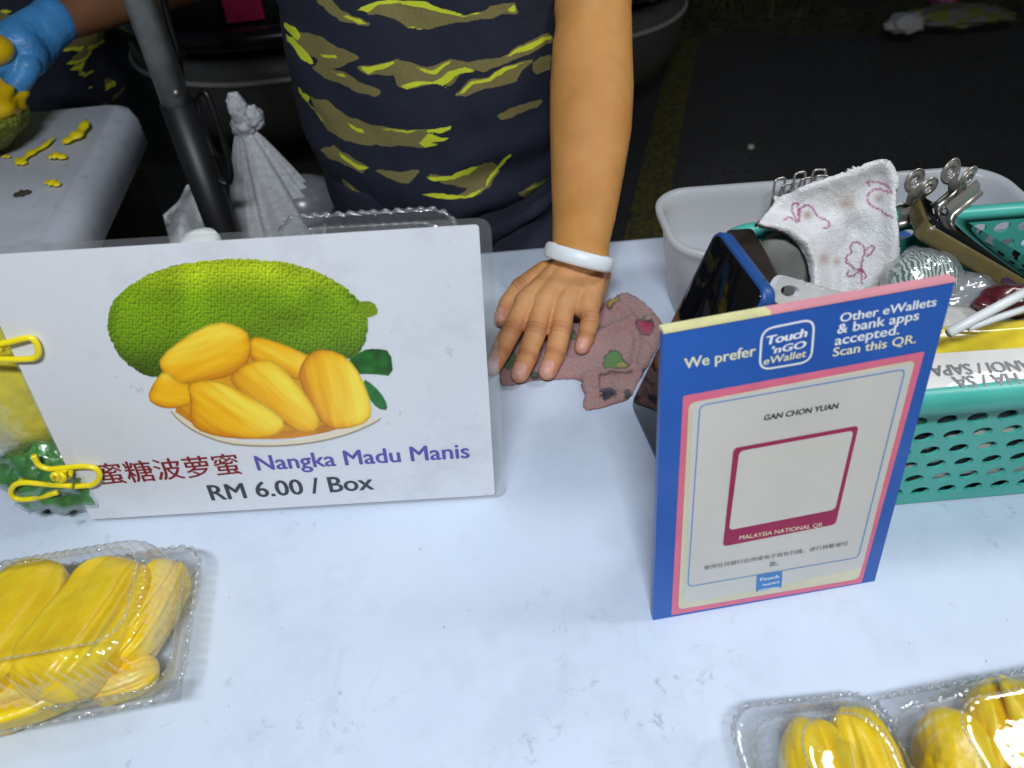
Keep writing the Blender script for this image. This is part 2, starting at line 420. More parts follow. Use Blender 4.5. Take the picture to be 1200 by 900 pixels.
    c = t.mix(t.mr(n, .3, .7), (.80, .50, .002), (.90, .64, .004)); c = t.mix(t.mr(t.attr('fib'), .45, .70, 0, .45), c, (.88, .72, .05)); c = t.mix(t.mr(t.noise(900, 2), .62, .72, 0, .35), c, (.90, .78, .16)); c = t.mix(t.mr(t.attr('fib'), .30, .12, 0, .5), c, (.68, .42, .002))
    M['flesh'] = t.set(base=c, rough=.33, sss=.12, ssr=(1, .5, .1), sscale=.005, normal=t.bump(t.noise(150, 4, .7), .35, .0016, t.bump(f, .3, .0009)), coat=.22, coatr=.16)
    t = T('jackfruit_rind'); v = t.voro(160)
    M['rind'] = t.set(base=t.mix(t.mr(v, .1, .6), (.30, .34, .04), (.10, .13, .012)), rough=.6, normal=t.bump(v, -.9, .004))
    # plastics
    M['clear'] = clearplastic('clear_box_plastic', (.99, .993, .993), .035, .55, .05, .010, .3, 45)
    M['clear2'] = clearplastic('clear_flange_plastic', (.975, .98, .985), .07, .7, .07, .04, .4, 120)
    M['bead'] = clearplastic('clear_edge_plastic', (.95, .96, .97), .10, .7, .10, .10)
    M['yellowbag'] = clearplastic('yellow_bag_film', (.98, .98, .85), .08, .5, .14, .14, 1.0, 60, (.9, .88, .35))
    M['wrap'] = clearplastic('crumpled_wrap', (.97, .98, .97), .08, .4, .12, .12, 1.0, 110)
    M['scrapflesh'] = plain('fresh_scrap', (.92, .72, .01), .35, var=.12, vs=80, bump=.4, bs=200, bd=.002)
    M['bagfruit'] = plain('bagged_jackfruit', (.80, .68, .03), .35, var=.25, vs=50, bump=.5, bs=60, bd=.004, coat=.4)
    M['greenfill'] = plain('green_leaf_pack', (.05, .20, .04), .35, var=.7, vs=60, bump=.6, bs=80, bd=.004, coat=.5)
    t = T('translucent_tub'); tl = t.n.new('ShaderNodeBsdfTranslucent'); tl.inputs[0].default_value = (.80, .82, .84, 1)
    tr = t.n.new('ShaderNodeBsdfTransparent'); tr.inputs[0].default_value = (.95, .96, .97, 1)
    t.set(base=(.74, .76, .78), rough=.32)
    m1 = t.n.new('ShaderNodeMixShader'); m1.inputs[0].default_value = .35; t.L(t.b.outputs[0], m1.inputs[1]); t.L(tl.outputs[0], m1.inputs[2])
    m2 = t.n.new('ShaderNodeMixShader'); m2.inputs[0].default_value = .38; t.L(m1.outputs[0], m2.inputs[1]); t.L(tr.outputs[0], m2.inputs[2])
    t.L(m2.outputs[0], t.out.inputs['Surface']); M['tub'] = t.m
    t = T('teal_basket_plastic'); c = t.mix(t.mr(t.noise(20), .3, .7), (.06, .40, .33), (.085, .47, .39)); c = t.mix(t.mr(t.noise(240, 5, .7), .64, .74, 0, .55), c, (.02, .07, .06))
    M['teal'] = t.set(base=c, rough=.38, sss=.08, sscale=.003)
    t = T('terry_towel'); n = t.noise(700, 3, .7); c = t.mix(t.mr(n, .3, .7), (.84, .84, .84), (.95, .95, .96))
    c = t.mix(t.mr(t.noise(26, 4), .55, .75, 0, .4), c, (.62, .52, .45)); c = t.mix(t.attr('stain'), c, (.42, .25, .20))
    c = t.mix(t.attr('pink'), c, (.42, .05, .20)); M['towel'] = t.set(base=c, rough=.95, sheen=.4, normal=t.bump(n, 1, .0025))
    t = T('pink_terry'); n = t.noise(650, 3, .7); c = t.mix(t.mr(n, .3, .7), (.34, .165, .155), (.54, .285, .265))
    c = t.mix(t.attr('mask'), c, t.attr('col', 'Color')); M['cloth'] = t.set(base=c, rough=.95, sheen=.3, normal=t.bump(n, 1, .0025))
    M['greycase'] = plain('grey_fabric', (.17, .165, .155), .6, var=.25, vs=40, bump=.5, bs=600)
    M['chrome'] = plain('nickel_steel', (.46, .43, .39), .34, .75, var=.12, vs=60, bump=.1, bs=120)
    M['phoneblue'] = plain('blue_phone_case', (.018, .075, .26), .42, var=.1)
    M['glass'] = plain('black_glass', (.004, .004, .006), .05, var=.1, spec=.6)
    M['olive'] = plain('olive_phone_case', (.11, .085, .028), .38, var=.2, vs=60, coat=.3)
    M['blackplastic'] = plain('black_plastic', (.010, .010, .011), .4, var=.3)
    M['darkleather'] = plain('dark_leather', (.03, .022, .018), .3, var=.4, vs=30, bump=.3)
    M['whiteplastic'] = plain('white_plastic', (.76, .77, .76), .38, var=.05, sss=.1)
    M['spoon'] = clearplastic('cloudy_plastic', (.95, .96, .96), .10, .4, .15, .62, hz=(.95, .96, .97))
    M['galv'] = plain('galvanised_steel', (.36, .38, .39), .5, .15, var=.35, vs=26, bump=.3, bs=90)
    M['blacksteel'] = plain('black_steel', (.012, .013, .015), .45, var=.3, vs=15, bump=.1)
    t = T('thin_white_bag'); tl = t.n.new('ShaderNodeBsdfTranslucent'); tl.inputs[0].default_value = (.5, .52, .56, 1)
    t.set(base=(.88, .90, .93), rough=.28, normal=t.bump(t.noise(130, 4, .7), .6, .004, t.bump(t.noise(40, 3), .6, .008)))
    m1 = t.n.new('ShaderNodeMixShader'); m1.inputs[0].default_value = .3; t.L(t.b.outputs[0], m1.inputs[1]); t.L(tl.outputs[0], m1.inputs[2]); t.L(m1.outputs[0], t.out.inputs['Surface']); M['bag'] = t.m
    M['greypot'] = plain('grey_pot', (.20, .205, .23), .25, var=.15)
    M['carpaint'] = plain('black_car_paint', (.012, .013, .015), .22, .0, var=.1, coat=.8, coatr=.05)
    M['bumper'] = plain('dark_grey_bumper', (.085, .09, .093), .42, var=.15)
    M['trim'] = plain('grey_trim', (.50, .50, .50), .35, .3, var=.1)
    M['rubber'] = plain('tyre_rubber', (.012, .012, .012), .8, bump=.4, bs=90)
    M['rim'] = plain('wheel_alloy', (.25, .26, .27), .35, .8)
    M['darkpacket'] = plain('dark_red_packet', (.10, .012, .02), .3, var=.5, vs=60, coat=.5)
    M['redlens'] = plain('magenta_red_lens', (.38, .02, .09), .2, var=.15)
    M['palelens'] = plain('pale_lens', (.34, .31, .26), .25, var=.2)
    M['yellowprint'] = plain('yellow_packet', (.72, .55, .03), .35, var=.2, vs=40, coat=.6)
    M['whitepacket'] = plain('white_packet', (.55, .53, .50), .4, var=.2, vs=25, coat=.5)
    t = T('printed_bag'); c = t.mix(t.mr(t.noise(70, 2, .4, (.5, .5, 1)), .47, .50), (.62, .59, .54), (.02, .02, .022)); M['printedbag'] = t.set(base=c, rough=.4)
    t = T('checked_wrapper'); k = t.n.new('ShaderNodeTexChecker'); k.inputs['Scale'].default_value = 14; t.L(t.tc.outputs['Object'], k.inputs[0]); k.inputs[1].default_value = (.22, .25, .04, 1); k.inputs[2].default_value = (.24, .24, .24, 1)
    M['wrapper'] = t.set(base=k.outputs[0], rough=.5)
    M['pinklitter'] = plain('pink_litter', (.4, .06, .16), .5)
    M['browncrumb'] = plain('brown_scrap', (.05, .035, .02), .8)
    M['green_band'] = plain('green_rubber_band', (.10, .50, .36), .45)
build_materials()

# ------------------------------------------------------------------ setting: road, marking, verge
def sheet(name, x0, x1, y0, y1, z, mat):
    return structure(mesh(name, [(x0, y0, z), (x1, y0, z), (x1, y1, z), (x0, y1, z)], [[0, 1, 2, 3]], mat, smooth=False))
sheet('road', -60, 60, -40, 80, 0, M['asphalt'])
a, b = pz(790, 110, -TZ), pz(752, 285, -TZ)
d = (a - b) / np.linalg.norm(a - b); s_ = np.array([d[1], -d[0], 0]) * .055
q0, q1 = b - d * 1.2, b + d * 2.6
structure(mesh('road_marking', [p + (0, 0, .004) for p in (q0 - s_, q0 + s_, q1 + s_, q1 - s_)], [[0, 1, 2, 3]], M['yellow_paint'], smooth=False))
# verge: a low uneven bank of soil beyond the road
gx = np.linspace(-6, 9, 120); gy = np.linspace(0, 5, 40); V = []
for y in gy:
    for x in gx:
        e = 3.42 + .05 * math.sin(x * 7) + .04 * math.sin(x * 17 + 1) - .02 * x + .25 * sstep(1.2, -2, np.array([x]))[0]
        h = .09 * (1 - math.exp(-y * 9)) + .03 * math.sin(x * 5 + y * 8) * min(1, y * 4) - (.02 if y == 0 else 0)
        V.append((x, e + y, h + .03 * y))
Fc = [[j * 120 + i, j * 120 + i + 1, (j + 1) * 120 + i + 1, (j + 1) * 120 + i] for j in range(39) for i in range(119)]
structure(mesh('verge', V, Fc, M['soil']))
V, Fc = [], []
for _ in range(5200):
    x = rng.uniform(-1.5, 5.5); y = 3.42 - .02 * x + abs(rng.normal(0, .7)) + .03
    if vnoise(np.array([[x, y]]), 3.1, 3)[0] < .42: continue
    z = .08 + .03 * (y - 3.4); hgt = rng.uniform(.05, .16); an = rng.uniform(0, 6.28); lean = rng.uniform(.01, .08)
    c, s = math.cos(an), math.sin(an); n = len(V)
    V += [(x - .004 * s, y + .004 * c, z - .02), (x + .004 * s, y - .004 * c, z - .02), (x + lean * c * .5 + .003 * s, y + lean * s * .5 - .003 * c, z + hgt * .6), (x + lean * c, y + lean * s, z + hgt)]
    Fc += [[n, n + 1, n + 2], [n, n + 2, n + 3]]
go = mesh('grass', V, Fc, M['grass'], smooth=False); go['kind'] = 'stuff'; go['label'] = 'short dark grass along the far edge of the road'; go['category'] = 'grass'

# litter on the verge
def lump(name, c, s, mat, label, cat, seed, rough=.35, ax=None, parent=None):
    V, Fc = uvsphere((0, 0, 0), (1, 1, 1), 40, 24)
    V = V * (1 + rough * (fbm(V, 2.2, seed, 4)[:, None] - .5) * 2) * np.asarray(s, float)
    if ax is not None: V = V @ np.asarray(ax, float)
    o = mesh(name, V + np.asarray(c, float), Fc, mat, parent, loc=c if parent is None else None)
    return tag(o, label, cat) if parent is None else o
def on_ground(px, py, dz): p = pz(px, py, -TZ + dz); return p
lump('plastic_bag', on_ground(1061, 27, .13), (.075, .06, .04), M['bag'], 'small crumpled white bag lying on the dark verge', 'litter', 3)
lump('snack_wrapper', on_ground(1122, 18, .12), (.20, .09, .035), M['wrapper'], 'flattened yellow green checked wrapper lying on the dark verge', 'litter', 5, .5)
lump('paper_scrap', on_ground(1104, 3, .13), (.05, .05, .05), M['pinklitter'], 'crumpled pink scrap behind the checked wrapper on the verge', 'litter', 8)
lump('pebble', on_ground(880, 172, .008), (.011, .010, .008), M['whiteplastic'], 'tiny pale pebble alone on the dark asphalt', 'pebble', 4)

# ------------------------------------------------------------------ parked car behind the stall
def car():
    L_, Wd = 4.0, 1.80
    a = np.array([-1.08, 2.09]); b = np.array([.72, 2.42]); ex = (b - a) / np.linalg.norm(b - a); ey = np.array([-ex[1], ex[0]])
    mid = (a + b) / 2; cen = mid + ey * (L_ / 2 - .02)
    def P(x, y, z): return np.array([cen[0] + ex[0] * x + ey[0] * y, cen[1] + ex[1] * x + ey[1] * y, z])
    root = thing('parked_car', (cen[0], cen[1], 0), 'black parked car with dark grey bumper behind the stall keeper', 'car')
    def ring(hw, hl, r, z, y0=0): return [P(x, y + y0, z) for x, y in rrect(hw, hl, r, 10)]
    hw, hl = Wd / 2, L_ / 2
    V, Fc = loftg([ring(hw - .08, hl - .12, .3, .16), ring(hw - .02, hl - .07, .36, .30), ring(hw - .02, hl - .06, .38, .47), ring(hw, hl - .05, .40, .55), ring(hw, hl - .06, .40, .75),
                   ring(hw - .03, hl - .12, .42, .90), ring(hw - .10, hl - .30, .40, .97), ring(hw - .16, hl - .62, .35, 1.0), ring(hw - .24, hl - 1.0, .3, 1.40), ring(hw - .34, hl - 1.15, .3, 1.46)])
    mesh('body', V, Fc, M['carpaint'], root)
    # bumper wraps the near end
    def arc(off, z, ymax=-.9):
        pts = [p for p in rrect(hw + off, hl + off, .40 + off, 16, 400) if p[1] < -hl + 1.1]
        pts = sorted(pts, key=lambda p: math.atan2(p[1] + hl - 1.1, p[0]) if True else 0)
        return np.array(pts)
    prof = [(-.10, .17), (-.035, .23), (.0, .30), (.004, .40), (.0, .44), (-.03, .452)]
    rings = []
    for off, z in prof: rings.append([P(x, y, z) for x, y in arc(off, z)])
    n = min(len(r) for r in rings); rings = [[r[int(round(i * (len(r) - 1) / (n - 1)))] for i in range(n)] for r in rings]
    bp = mesh('bumper', *loftg(rings, False, False, False), M['bumper'], root); solidify(bp, .012)
    path = np.array([P(x, y, .40) for x, y in arc(.008, .40)])
    mesh('trim_strip', *tubeg(path, .011, 8, flat=.7), M['trim'], root)
    up_ = np.array([P(x, y, .515) for x, y in arc(.0, .5)])
    mesh('bumper_ledge', *tubeg(up_, .03, 8), M['carpaint'], root)
    for sx in (-1, 1):
        mesh('reflector', *boxg(P(sx * .50, -hl + .055, .64), (.10, .06, .17), [[ex[0], ex[1], 0], [ey[0], ey[1], 0], [0, 0, 1]]), M['redlens'], root, False)
        mesh('fog_lamp', *boxg(P(sx * .70, -hl + .16, .50), (.06, .08, .10), [[ex[0], ex[1], 0], [ey[0], ey[1], 0], [0, 0, 1]]), M['palelens'], root, False)
        for sy in (-1, 1):
            c = P(sx * (hw - .12), sy * (hl - .78), .31); A = np.array([[ex[0], ex[1], 0], [ey[0], ey[1], 0], [0, 0, 1]])
            prof = [(-.10, .19), (-.10, .28), (-.07, .31), (.07, .31), (.10, .28), (.10, .19)]; an = np.linspace(0, 2 * np.pi, 40, endpoint=False)
            tyre = mesh('wheel', *loftg([[c + np.array([x, r * math.cos(t), r * math.sin(t)]) @ A for t in an] for x, r in prof]), M['rubber'], root)
            mesh('rim', *loftg([[c + np.array([sx * x, r * math.cos(t), r * math.sin(t)]) @ A for t in an] for x, r in [(.085, .20), (.104, .19), (.09, .1), (.10, .04)]]), M['rim'], tyre)
    for y0, zz in ((-hl + .80, 1.2), (hl - .80, 1.2)):
        sgn = -1 if y0 < 0 else 1
        ax = np.array([[ex[0], ex[1], 0], [ey[0] * .0, 0, 0], [0, 0, 1]])
        n_ = np.array([ey[0] * sgn, ey[1] * sgn, .45]); n_ /= np.linalg.norm(n_); e3 = np.array([ex[0], ex[1], 0]); u3 = np.cross(n_, e3)
        mesh('window', *boxg(P(0, y0 - sgn * .0, zz), (1.0, .34, .02), [e3, u3, n_]), M['glass'], root, False)
car()

# ------------------------------------------------------------------ tables
e_t = pz(775, 280, 0) - pz(580, 297, 0); e_t[2] = 0; e_t /= np.linalg.norm(e_t); TE = e_t; TN = np.array([-TE[1], TE[0], 0])
far_mid = pz(580, 297, 0)
def table(name, corner, e, n, wx, wy, thick, rad, mat, label, top_z=TZ, leg_in=.16, lipbevel=.012):
    # corner = far right corner of the top, e points right, n points away
    c = np.asarray(corner, float) - e * wx / 2 - n * wy / 2; c[2] = top_z
    root = thing(name, (c[0], c[1], 0), label, 'table')
    def P(x, y, z): return c + e * x + n * y + np.array([0, 0, z])
    rings = []
    for ins, z in ((.022, -thick), (.004, -thick), (0, -thick + .004), (0, -lipbevel), (lipbevel * .3, -lipbevel * .3), (lipbevel, 0)):
        rings.append([P(x, y, z) for x, y in rrect(wx / 2 - ins, wy / 2 - ins, max(.004, rad - ins), 10)])
    mesh('tabletop', *loftg(rings), mat, root)
    for sx in (-1, 1):
        for sy in (-1, 1):
            mesh('leg', *tubeg([P(sx * (wx / 2 - leg_in), sy * (wy / 2 - .09), -thick + .005), P(sx * (wx / 2 - leg_in + .02), sy * (wy / 2 - .06), -top_z + .004)], .0145, 12), M['blacksteel'], root)
        mesh('brace', *tubeg([P(sx * (wx / 2 - leg_in + .008), -wy / 2 + .08, -.3), P(sx * (wx / 2 - leg_in + .008), wy / 2 - .08, -.3)], .010, 10), M['blacksteel'], root)
    return root
table('folding_table', far_mid + TE * .92 + TN * .012, TE, TN, 1.9, .60, .042, .035, M['table'], 'white plastic stall table carrying the price sign and payment board')
lc = pz(150, 117, 0); ln = pz(58, 285, 0); n2 = lc - ln; n2[2] = 0; n2 /= np.linalg.norm(n2); e2 = np.array([n2[1], -n2[0], 0])
table('folding_table', lc + n2 * .01 + e2 * .012, e2, n2, 1.1, .62, .06, .04, M['table2'], 'grey stained plastic table with jackfruit scraps at the left', lipbevel=.022)

# ------------------------------------------------------------------ people
CAMO = [[(320,38),(345,14),(400,10),(465,22),(520,38),(580,50),(630,42),(660,24),(725,12),(735,34),(690,36),(640,50),(560,62),(480,80),(430,72),(390,48),(345,38)],
 [(175,0),(205,0),(235,30),(270,50),(320,68),(290,70),(240,52),(200,25)],
 [(130,92),(175,105),(225,135),(285,162),(255,172),(235,188),(185,185),(170,195),(180,165),(140,140),(120,110)],
 [(165,190),(200,195),(260,215),(300,240),(345,255),(330,265),(290,258),(240,232),(190,215)],
 [(290,190),(345,185),(395,172),(440,180),(480,195),(545,172),(600,180),(690,165),(760,125),(825,98),(835,112),(770,145),(700,178),(640,195),(590,195),(540,235),(500,232),(430,245),(400,235),(390,205),(350,205),(320,205)],
 [(565,265),(600,230),(650,220),(700,195),(770,172),(745,195),(730,225),(690,235),(640,245),(590,268)],
 [(680,325),(740,300),(800,286),(790,298),(720,322),(690,332)],
 [(155,275),(200,290),(255,330),(320,355),(380,365),(455,372),(490,378),(480,410),(400,408),(320,405),(250,390),(205,365),(180,330)],
 [(190,418),(215,418),(260,440),(310,470),(300,482),(250,462),(205,440)], [(345,482),(400,488),(455,484),(430,512),(395,508)],
 [(490,498),(540,500),(600,485),(640,465),(665,462),(680,480),(655,520),(620,545),(560,558),(590,540),(605,525),(560,515),(520,510)],
 [(245,505),(290,545),(330,570),(365,595),(345,600),(300,575),(260,540)], [(745,545),(790,520),(830,500),(832,515),(800,535),(760,555)], [(780,180),(800,165),(828,160),(825,190),(790,205)]]
NEON = [[(285,28),(340,2),(400,0),(470,3),(530,28),(585,42),(635,33),(630,42),(580,50),(520,38),(465,22),(400,10),(345,14),(320,38)],
 [(430,72),(480,82),(460,84),(425,78)],[(735,34),(700,32),(720,14),(728,12)],[(235,40),(270,48),(320,68),(290,72)],
 [(82,58),(110,72),(130,95),(120,110),(95,90),(82,78)],[(175,150),(225,155),(228,166),(185,160)],[(85,95),(110,105),(150,150),(165,180),(150,185),(110,140),(88,115)],[(195,195),(240,208),(265,220),(235,215)],
 [(288,188),(345,182),(385,170),(390,178),(350,195),(320,208)],[(440,182),(490,198),(548,170),(545,182),(500,210),(470,205)],[(405,238),(450,228),(500,232),(540,205),(590,190),(625,205),(590,208),(560,215),(520,242),(470,238),(425,250)],
 [(690,165),(760,125),(835,98),(830,110),(770,140),(720,158)],[(560,268),(600,232),(650,218),(690,195),(770,170),(700,205),(660,228),(610,240),(585,262)],
 [(120,240),(150,275),(145,290),(190,340),(205,352),(180,335),(150,300),(122,260)],[(250,340),(300,365),(310,380),(270,362)],[(320,358),(400,364),(490,366),(550,355),(552,366),(490,380),(475,372),(400,372)],[(455,400),(490,380),(545,390),(540,398),(500,402),(520,410),(478,418)],
 [(225,425),(275,455),(330,475),(290,478),(240,450)],[(472,502),(545,495),(600,470),(635,465),(600,490),(560,502),(500,514)],[(660,490),(690,450),(715,430),(710,448),(680,480),(650,520),(610,555),(520,562),(455,552),(500,545),(590,548),(640,525)],
 [(245,505),(290,545),(300,556),(270,535)],[(745,545),(790,520),(830,500),(828,506),(790,528)],[(500,230),(550,250),(552,254),(500,236)]]
toim = lambda p: [(300 + x / 2.4, y / 2.4) for x, y in p]
CAMO = [toim(p) for p in CAMO]; NEON = [toim(p) for p in NEON]

def shirt_attrs(V, front, seed=0, scale=1.0):
    # stripes of the weave pattern everywhere, the photographed patches on the front
    Q = np.stack([np.arctan2(V[:, 0] - V[:, 0].mean(), -(V[:, 1] - V[:, 1].mean())) * .16, V[:, 2]], 1)
    Q = Q + .012 * (np.stack([fbm(Q, 30, 11 + seed), fbm(Q, 30, 21 + seed)], 1) - .5)
    k = fbm(Q * np.array([1.0, 3.6]), 16 / scale, 5 + seed, 3)
    ol = (.60 - k) * 60; k2 = fbm((Q + np.array([0, .004])) * np.array([1.0, 3.6]), 16 / scale, 5 + seed, 3)
    ne = np.maximum((.575 - k2) * 60, (k - .60) * 60) 
    if front is not None:
        P = pix(V) + 7.0 * (np.stack([fbm(V, 90, 1, 4), fbm(V, 90, 2, 4)], 1) - .5)
        m = front
        so = np.full(m.sum(), 1e3); sn = np.full(m.sum(), 1e3)
        for p in CAMO: so = np.minimum(so, sdf(P[m], p))
        for p in NEON: sn = np.minimum(sn, sdf(P[m], p))
        inside = (P[m][:, 1] > -12)
        ol[m] = np.where(inside, so - 1.9, ol[m]); ne[m] = np.where(inside, sn + .35, ne[m])
    return dict(olive=ol, neon=ne)

def ering(c, rx, ry, n=160, p=2.3, fb=1.0):
    a = np.linspace(0, 2 * np.pi, n, endpoint=False); c_, s_ = np.cos(a), np.sin(a)
    x = np.sign(c_) * np.abs(c_) ** (2 / p) * rx; y = np.sign(s_) * np.abs(s_) ** (2 / p) * ry
    y = np.where(y < 0, y * fb, y)
    return np.stack([c[0] + x, c[1] + y, np.full(n, c[2])], 1)

# --- hand of the stall keeper
JW = pz(682, 299, .050)
FG = dict(
 index=[(617,354,.031,.0090),(599,388,.022,.0090),(586,413,.014,.0086),(578,430,.010,.0070)],
 middle=[(638,355,.032,.0092),(628,388,.023,.0093),(618,418,.014,.0088),(609,438,.0105,.0078)],
 ring=[(662,357,.031,.0090),(657,387,.022,.0091),(650,416,.014,.0086),(641.5,435,.010,.0076)],
 pinky=[(688,360,.028,.0086),(692,374,.026,.0081),(687,393,.015,.0076),(682,407,.010,.0067)],
 thumb=[(640,322,.030,.0130),(612,338,.022,.0105),(597,356,.015,.0096),(589,373,.011,.0082)])
J = {k: [(pz(x, y, z), r) for x, y, z, r in v] for k, v in FG.items()}
META = dict(index=(660,318,.037,.0130), middle=(672,315,.041,.0135), ring=(684,315,.039,.0130), pinky=(696,319,.034,.0120))
parts = []
for k in ('index', 'middle', 'ring', 'pinky', 'thumb'):
    for (p0, r0), (p1, r1) in zip(J[k][:-1], J[k][1:]): parts.append(capsuleg(p0, p1, r0, r1, 18))
for k in META:
    x, y, z, r = META[k]; b0 = pz(x, y, z)
    parts.append(capsuleg(b0, J[k][0][0] - np.array([0, 0, .0015]), r, J[k][0][1] + .0026, 18))
    parts.append(capsuleg(JW - np.array([0, 0, .006]), b0, .0145, r, 18))
for k1, k2 in (('index', 'middle'), ('middle', 'ring'), ('ring', 'pinky')):   # webs
    m0 = (J[k1][0][0] + J[k2][0][0]) / 2 - np.array([0, 0, .0025]); mb = (pz(*META[k1][:3]) + pz(*META[k2][:3])) / 2
    parts.append(capsuleg(mb, m0 - (J[k1][1][0] - J[k1][0][0]) * .12, .0135, .0090, 16))
parts.append(capsuleg(pz(660, 318, .032), J['thumb'][1][0], .0150, .0112, 16)); parts.append(capsuleg(pz(664, 322, .028), pz(630, 347, .022), .014, .011, 16))
parts.append(capsuleg(pz(700, 322, .028), pz(694, 352, .021), .0125, .0105, 16))
# forearm outline measured in the photo: row, centre, half width, Y
ARM = [(303,681,33.5,.545),(290,680,33.5,.556),(270,682,35.5,.572),(250,684.5,38,.590),(200,688.5,43.5,.628),(150,692,48.5,.660),(100,693.5,49.5,.690),(60,694,47.5,.712),(25,696,45,.730),(0,693,47,.742)]
def armring(px, py, hwp, Y):
    c = py_(px, py, Y); return c, hwp * depth(c) / F
AR = [armring(x, y, h, Y) for y, x, h, Y in ARM]
wr = []
VH, FH = voxel(parts + [capsuleg(AR[0][0] + (AR[1][0] - AR[0][0]) * .3, AR[0][0] - (AR[1][0] - AR[0][0]) * .8, AR[0][1] * .93, AR[0][1] * .88, 24, side=(1, 0, 0), flat=.72)], .00105, 11, .5)
def hand_attrs(V):
    nail = np.zeros(len(V)); crease = np.zeros(len(V)); red = np.zeros(len(V)); disp = np.zeros(len(V))
    upv = np.array([0, 0, 1.0])
    for k, ch in J.items():
        pts = [c for c, r in ch]; tip, rt_ = ch[-1]; ax = pts[-1] - pts[-2]; ax /= np.linalg.norm(ax)
        up = upv - ax * (upv @ ax); up /= np.linalg.norm(up)
        if k == 'thumb': up = np.array([-.75, -.1, .6]); up -= ax * (up @ ax); up /= np.linalg.norm(up)
        sd = np.cross(ax, up); q = V - tip; u, v, w_ = q @ ax, q @ sd, q @ up
        e = ((u - .0005) / .0066) ** 4 + (v / (rt_ * .80)) ** 4
        m = (w_ > rt_ * .15) & (np.abs(u) < .012)
        nl = np.where(m, sstep(1.25, .8, e), 0); nail = np.maximum(nail, nl)
        rim = np.where(m, np.exp(-((e - 1.3) / .35) ** 2), 0); disp -= .00035 * rim; crease = np.maximum(crease, rim * .25)
        red = np.maximum(red, np.exp(-(np.linalg.norm(q, axis=1) / .014) ** 2) * .55)
        for i, (wd, am) in ((1, (.0055, .6)), (2, (.0035, .45))):
            if i == 2 and k == 'thumb': continue
            c = pts[i]; a2 = pts[i + 1] - pts[i - 1]; a2 /= np.linalg.norm(a2); q = V - c; u = q @ a2
            lat = np.linalg.norm(q - u[:, None] * a2, axis=1); m = (lat < ch[i][1] * 1.5) & (q[:, 2] > 0)
            wob = .0007 * np.sin(lat * 700 + i); rid = np.where(m, sum(g_ * np.exp(-((u - o_ * wd - wob) / .0008) ** 2) for o_, g_ in ((-.75, .8), (-.2, 1.0), (.2, .9), (.75, .7))), 0)
            crease = np.maximum(crease, rid * am * .9); disp -= .0004 * rid; red = np.maximum(red, np.where(m, np.exp(-(u / (wd * 1.6)) ** 2), 0) * .3)
    return nail, crease, red, disp
VH0 = VH.copy()
na, cr, rd, di = hand_attrs(VH)
tmp = mesh('tmp', VH, FH); tmp.data.update(); N = np.empty(len(VH) * 3); tmp.data.vertices.foreach_get('normal', N); N = N.reshape(-1, 3)
bpy.data.objects.remove(tmp)
# extensor tendons fan out over the back of the hand
for k in META:
    a0 = pz(*META[k][:3]); b0 = J[k][0][0]; t = b0 - a0; L_ = np.linalg.norm(t); t /= L_; q = VH - a0; u = np.clip(q @ t, 0, L_); dd = np.linalg.norm(q - u[:, None] * t, axis=1)
    di += .0004 * np.exp(-((dd - .012) / .006) ** 2) * np.exp(-(np.abs((q - u[:, None] * t)[:, 0]) / .0035) ** 2) * (N[:, 2] > .3) * sstep(.2, .6, u / L_)
    di += .0011 * np.exp(-(np.linalg.norm(VH - b0 - np.array([0, 0, .010]), axis=1) / .009) ** 2)
VH = VH + N * di[:, None]

# --- stall keeper
TY = .80
LEFT = [py_(x, y, TY) for x, y in ((333, 0), (338, 50), (347, 95), (362, 145), (385, 200), (405, 245))]
TX = -.062
lz = [p[2] for p in LEFT][::-1]; lx = [p[0] for p in LEFT][::-1]
def tw(z):                       # half width of the trunk at height z
    return float(TX - np.interp(z, lz, lx)) if z <= lz[-1] else float((TX - lx[-1]) + .012 * math.sin(min(1, (z - lz[-1]) / .25) * 3.14))
def td(z): return .100 + .012 * math.sin(max(0, min(1, (z - .70) / .4)) * 3.14)
EL, er = AR[-1]; EL = EL.copy()
SHL = np.array([TX + .165, TY + .03, TZ + .50]); SHR = np.array([TX - .165, TY + .03, TZ + .50])
ELB = EL + np.array([.004, .016, .020])
bp = []
for (c0, r0), (c1, r1) in zip(AR[:-1], AR[1:]): bp.append(capsuleg(c0, c1, r0, r1, 26, side=(1, 0, 0), flat=.84))
bp.append(capsuleg(EL, ELB, er, .041, 24, side=(1, 0, 0), flat=.9)); bp.append(capsuleg(ELB, SHL, .041, .046, 24))
ERB = np.array([TX - .27, TY + .05, TZ + .26]); HR = np.array([TX - .16, TY - .19, TZ + .40])
bp += [capsuleg(SHR, ERB, .046, .038, 24), capsuleg(ERB, HR, .038, .024, 24), capsuleg(HR, HR + np.array([.05, -.06, .04]), .026, .024, 18, flat=.6)]
for k in range(4):
    f0 = HR + np.array([.05, -.06, .04]) + np.array([.012, .010, .0]) * (k - 1.5); bp.append(capsuleg(f0, f0 + np.array([.035, -.035, -.005 - .004 * k]), .0085, .0075, 12))
bp.append(capsuleg(HR + np.array([.02, -.03, .03]), HR + np.array([.0, -.07, .06]), .011, .009, 12))
def trunk(cx, cy, zs, fw_, fd, sc=.88): return loftg([ering((cx, cy, z), fw_(z) * sc, fd(z) * sc, 48) for z in zs])
zs = np.linspace(TZ - .12, TZ + .44, 14)
bp.append(trunk(TX, TY, zs, tw, td)); bp.append(capsuleg(SHL, SHR, .052, .052, 24)); bp.append(capsuleg((TX, TY + .01, TZ + .42), (TX, TY + .02, TZ + .58), .07, .055, 24))
HD = np.array([TX, TY - .01, TZ + .74])
bp.append(capsuleg((TX, TY + .02, TZ + .55), (TX, TY, TZ + .68), .052, .052, 20))
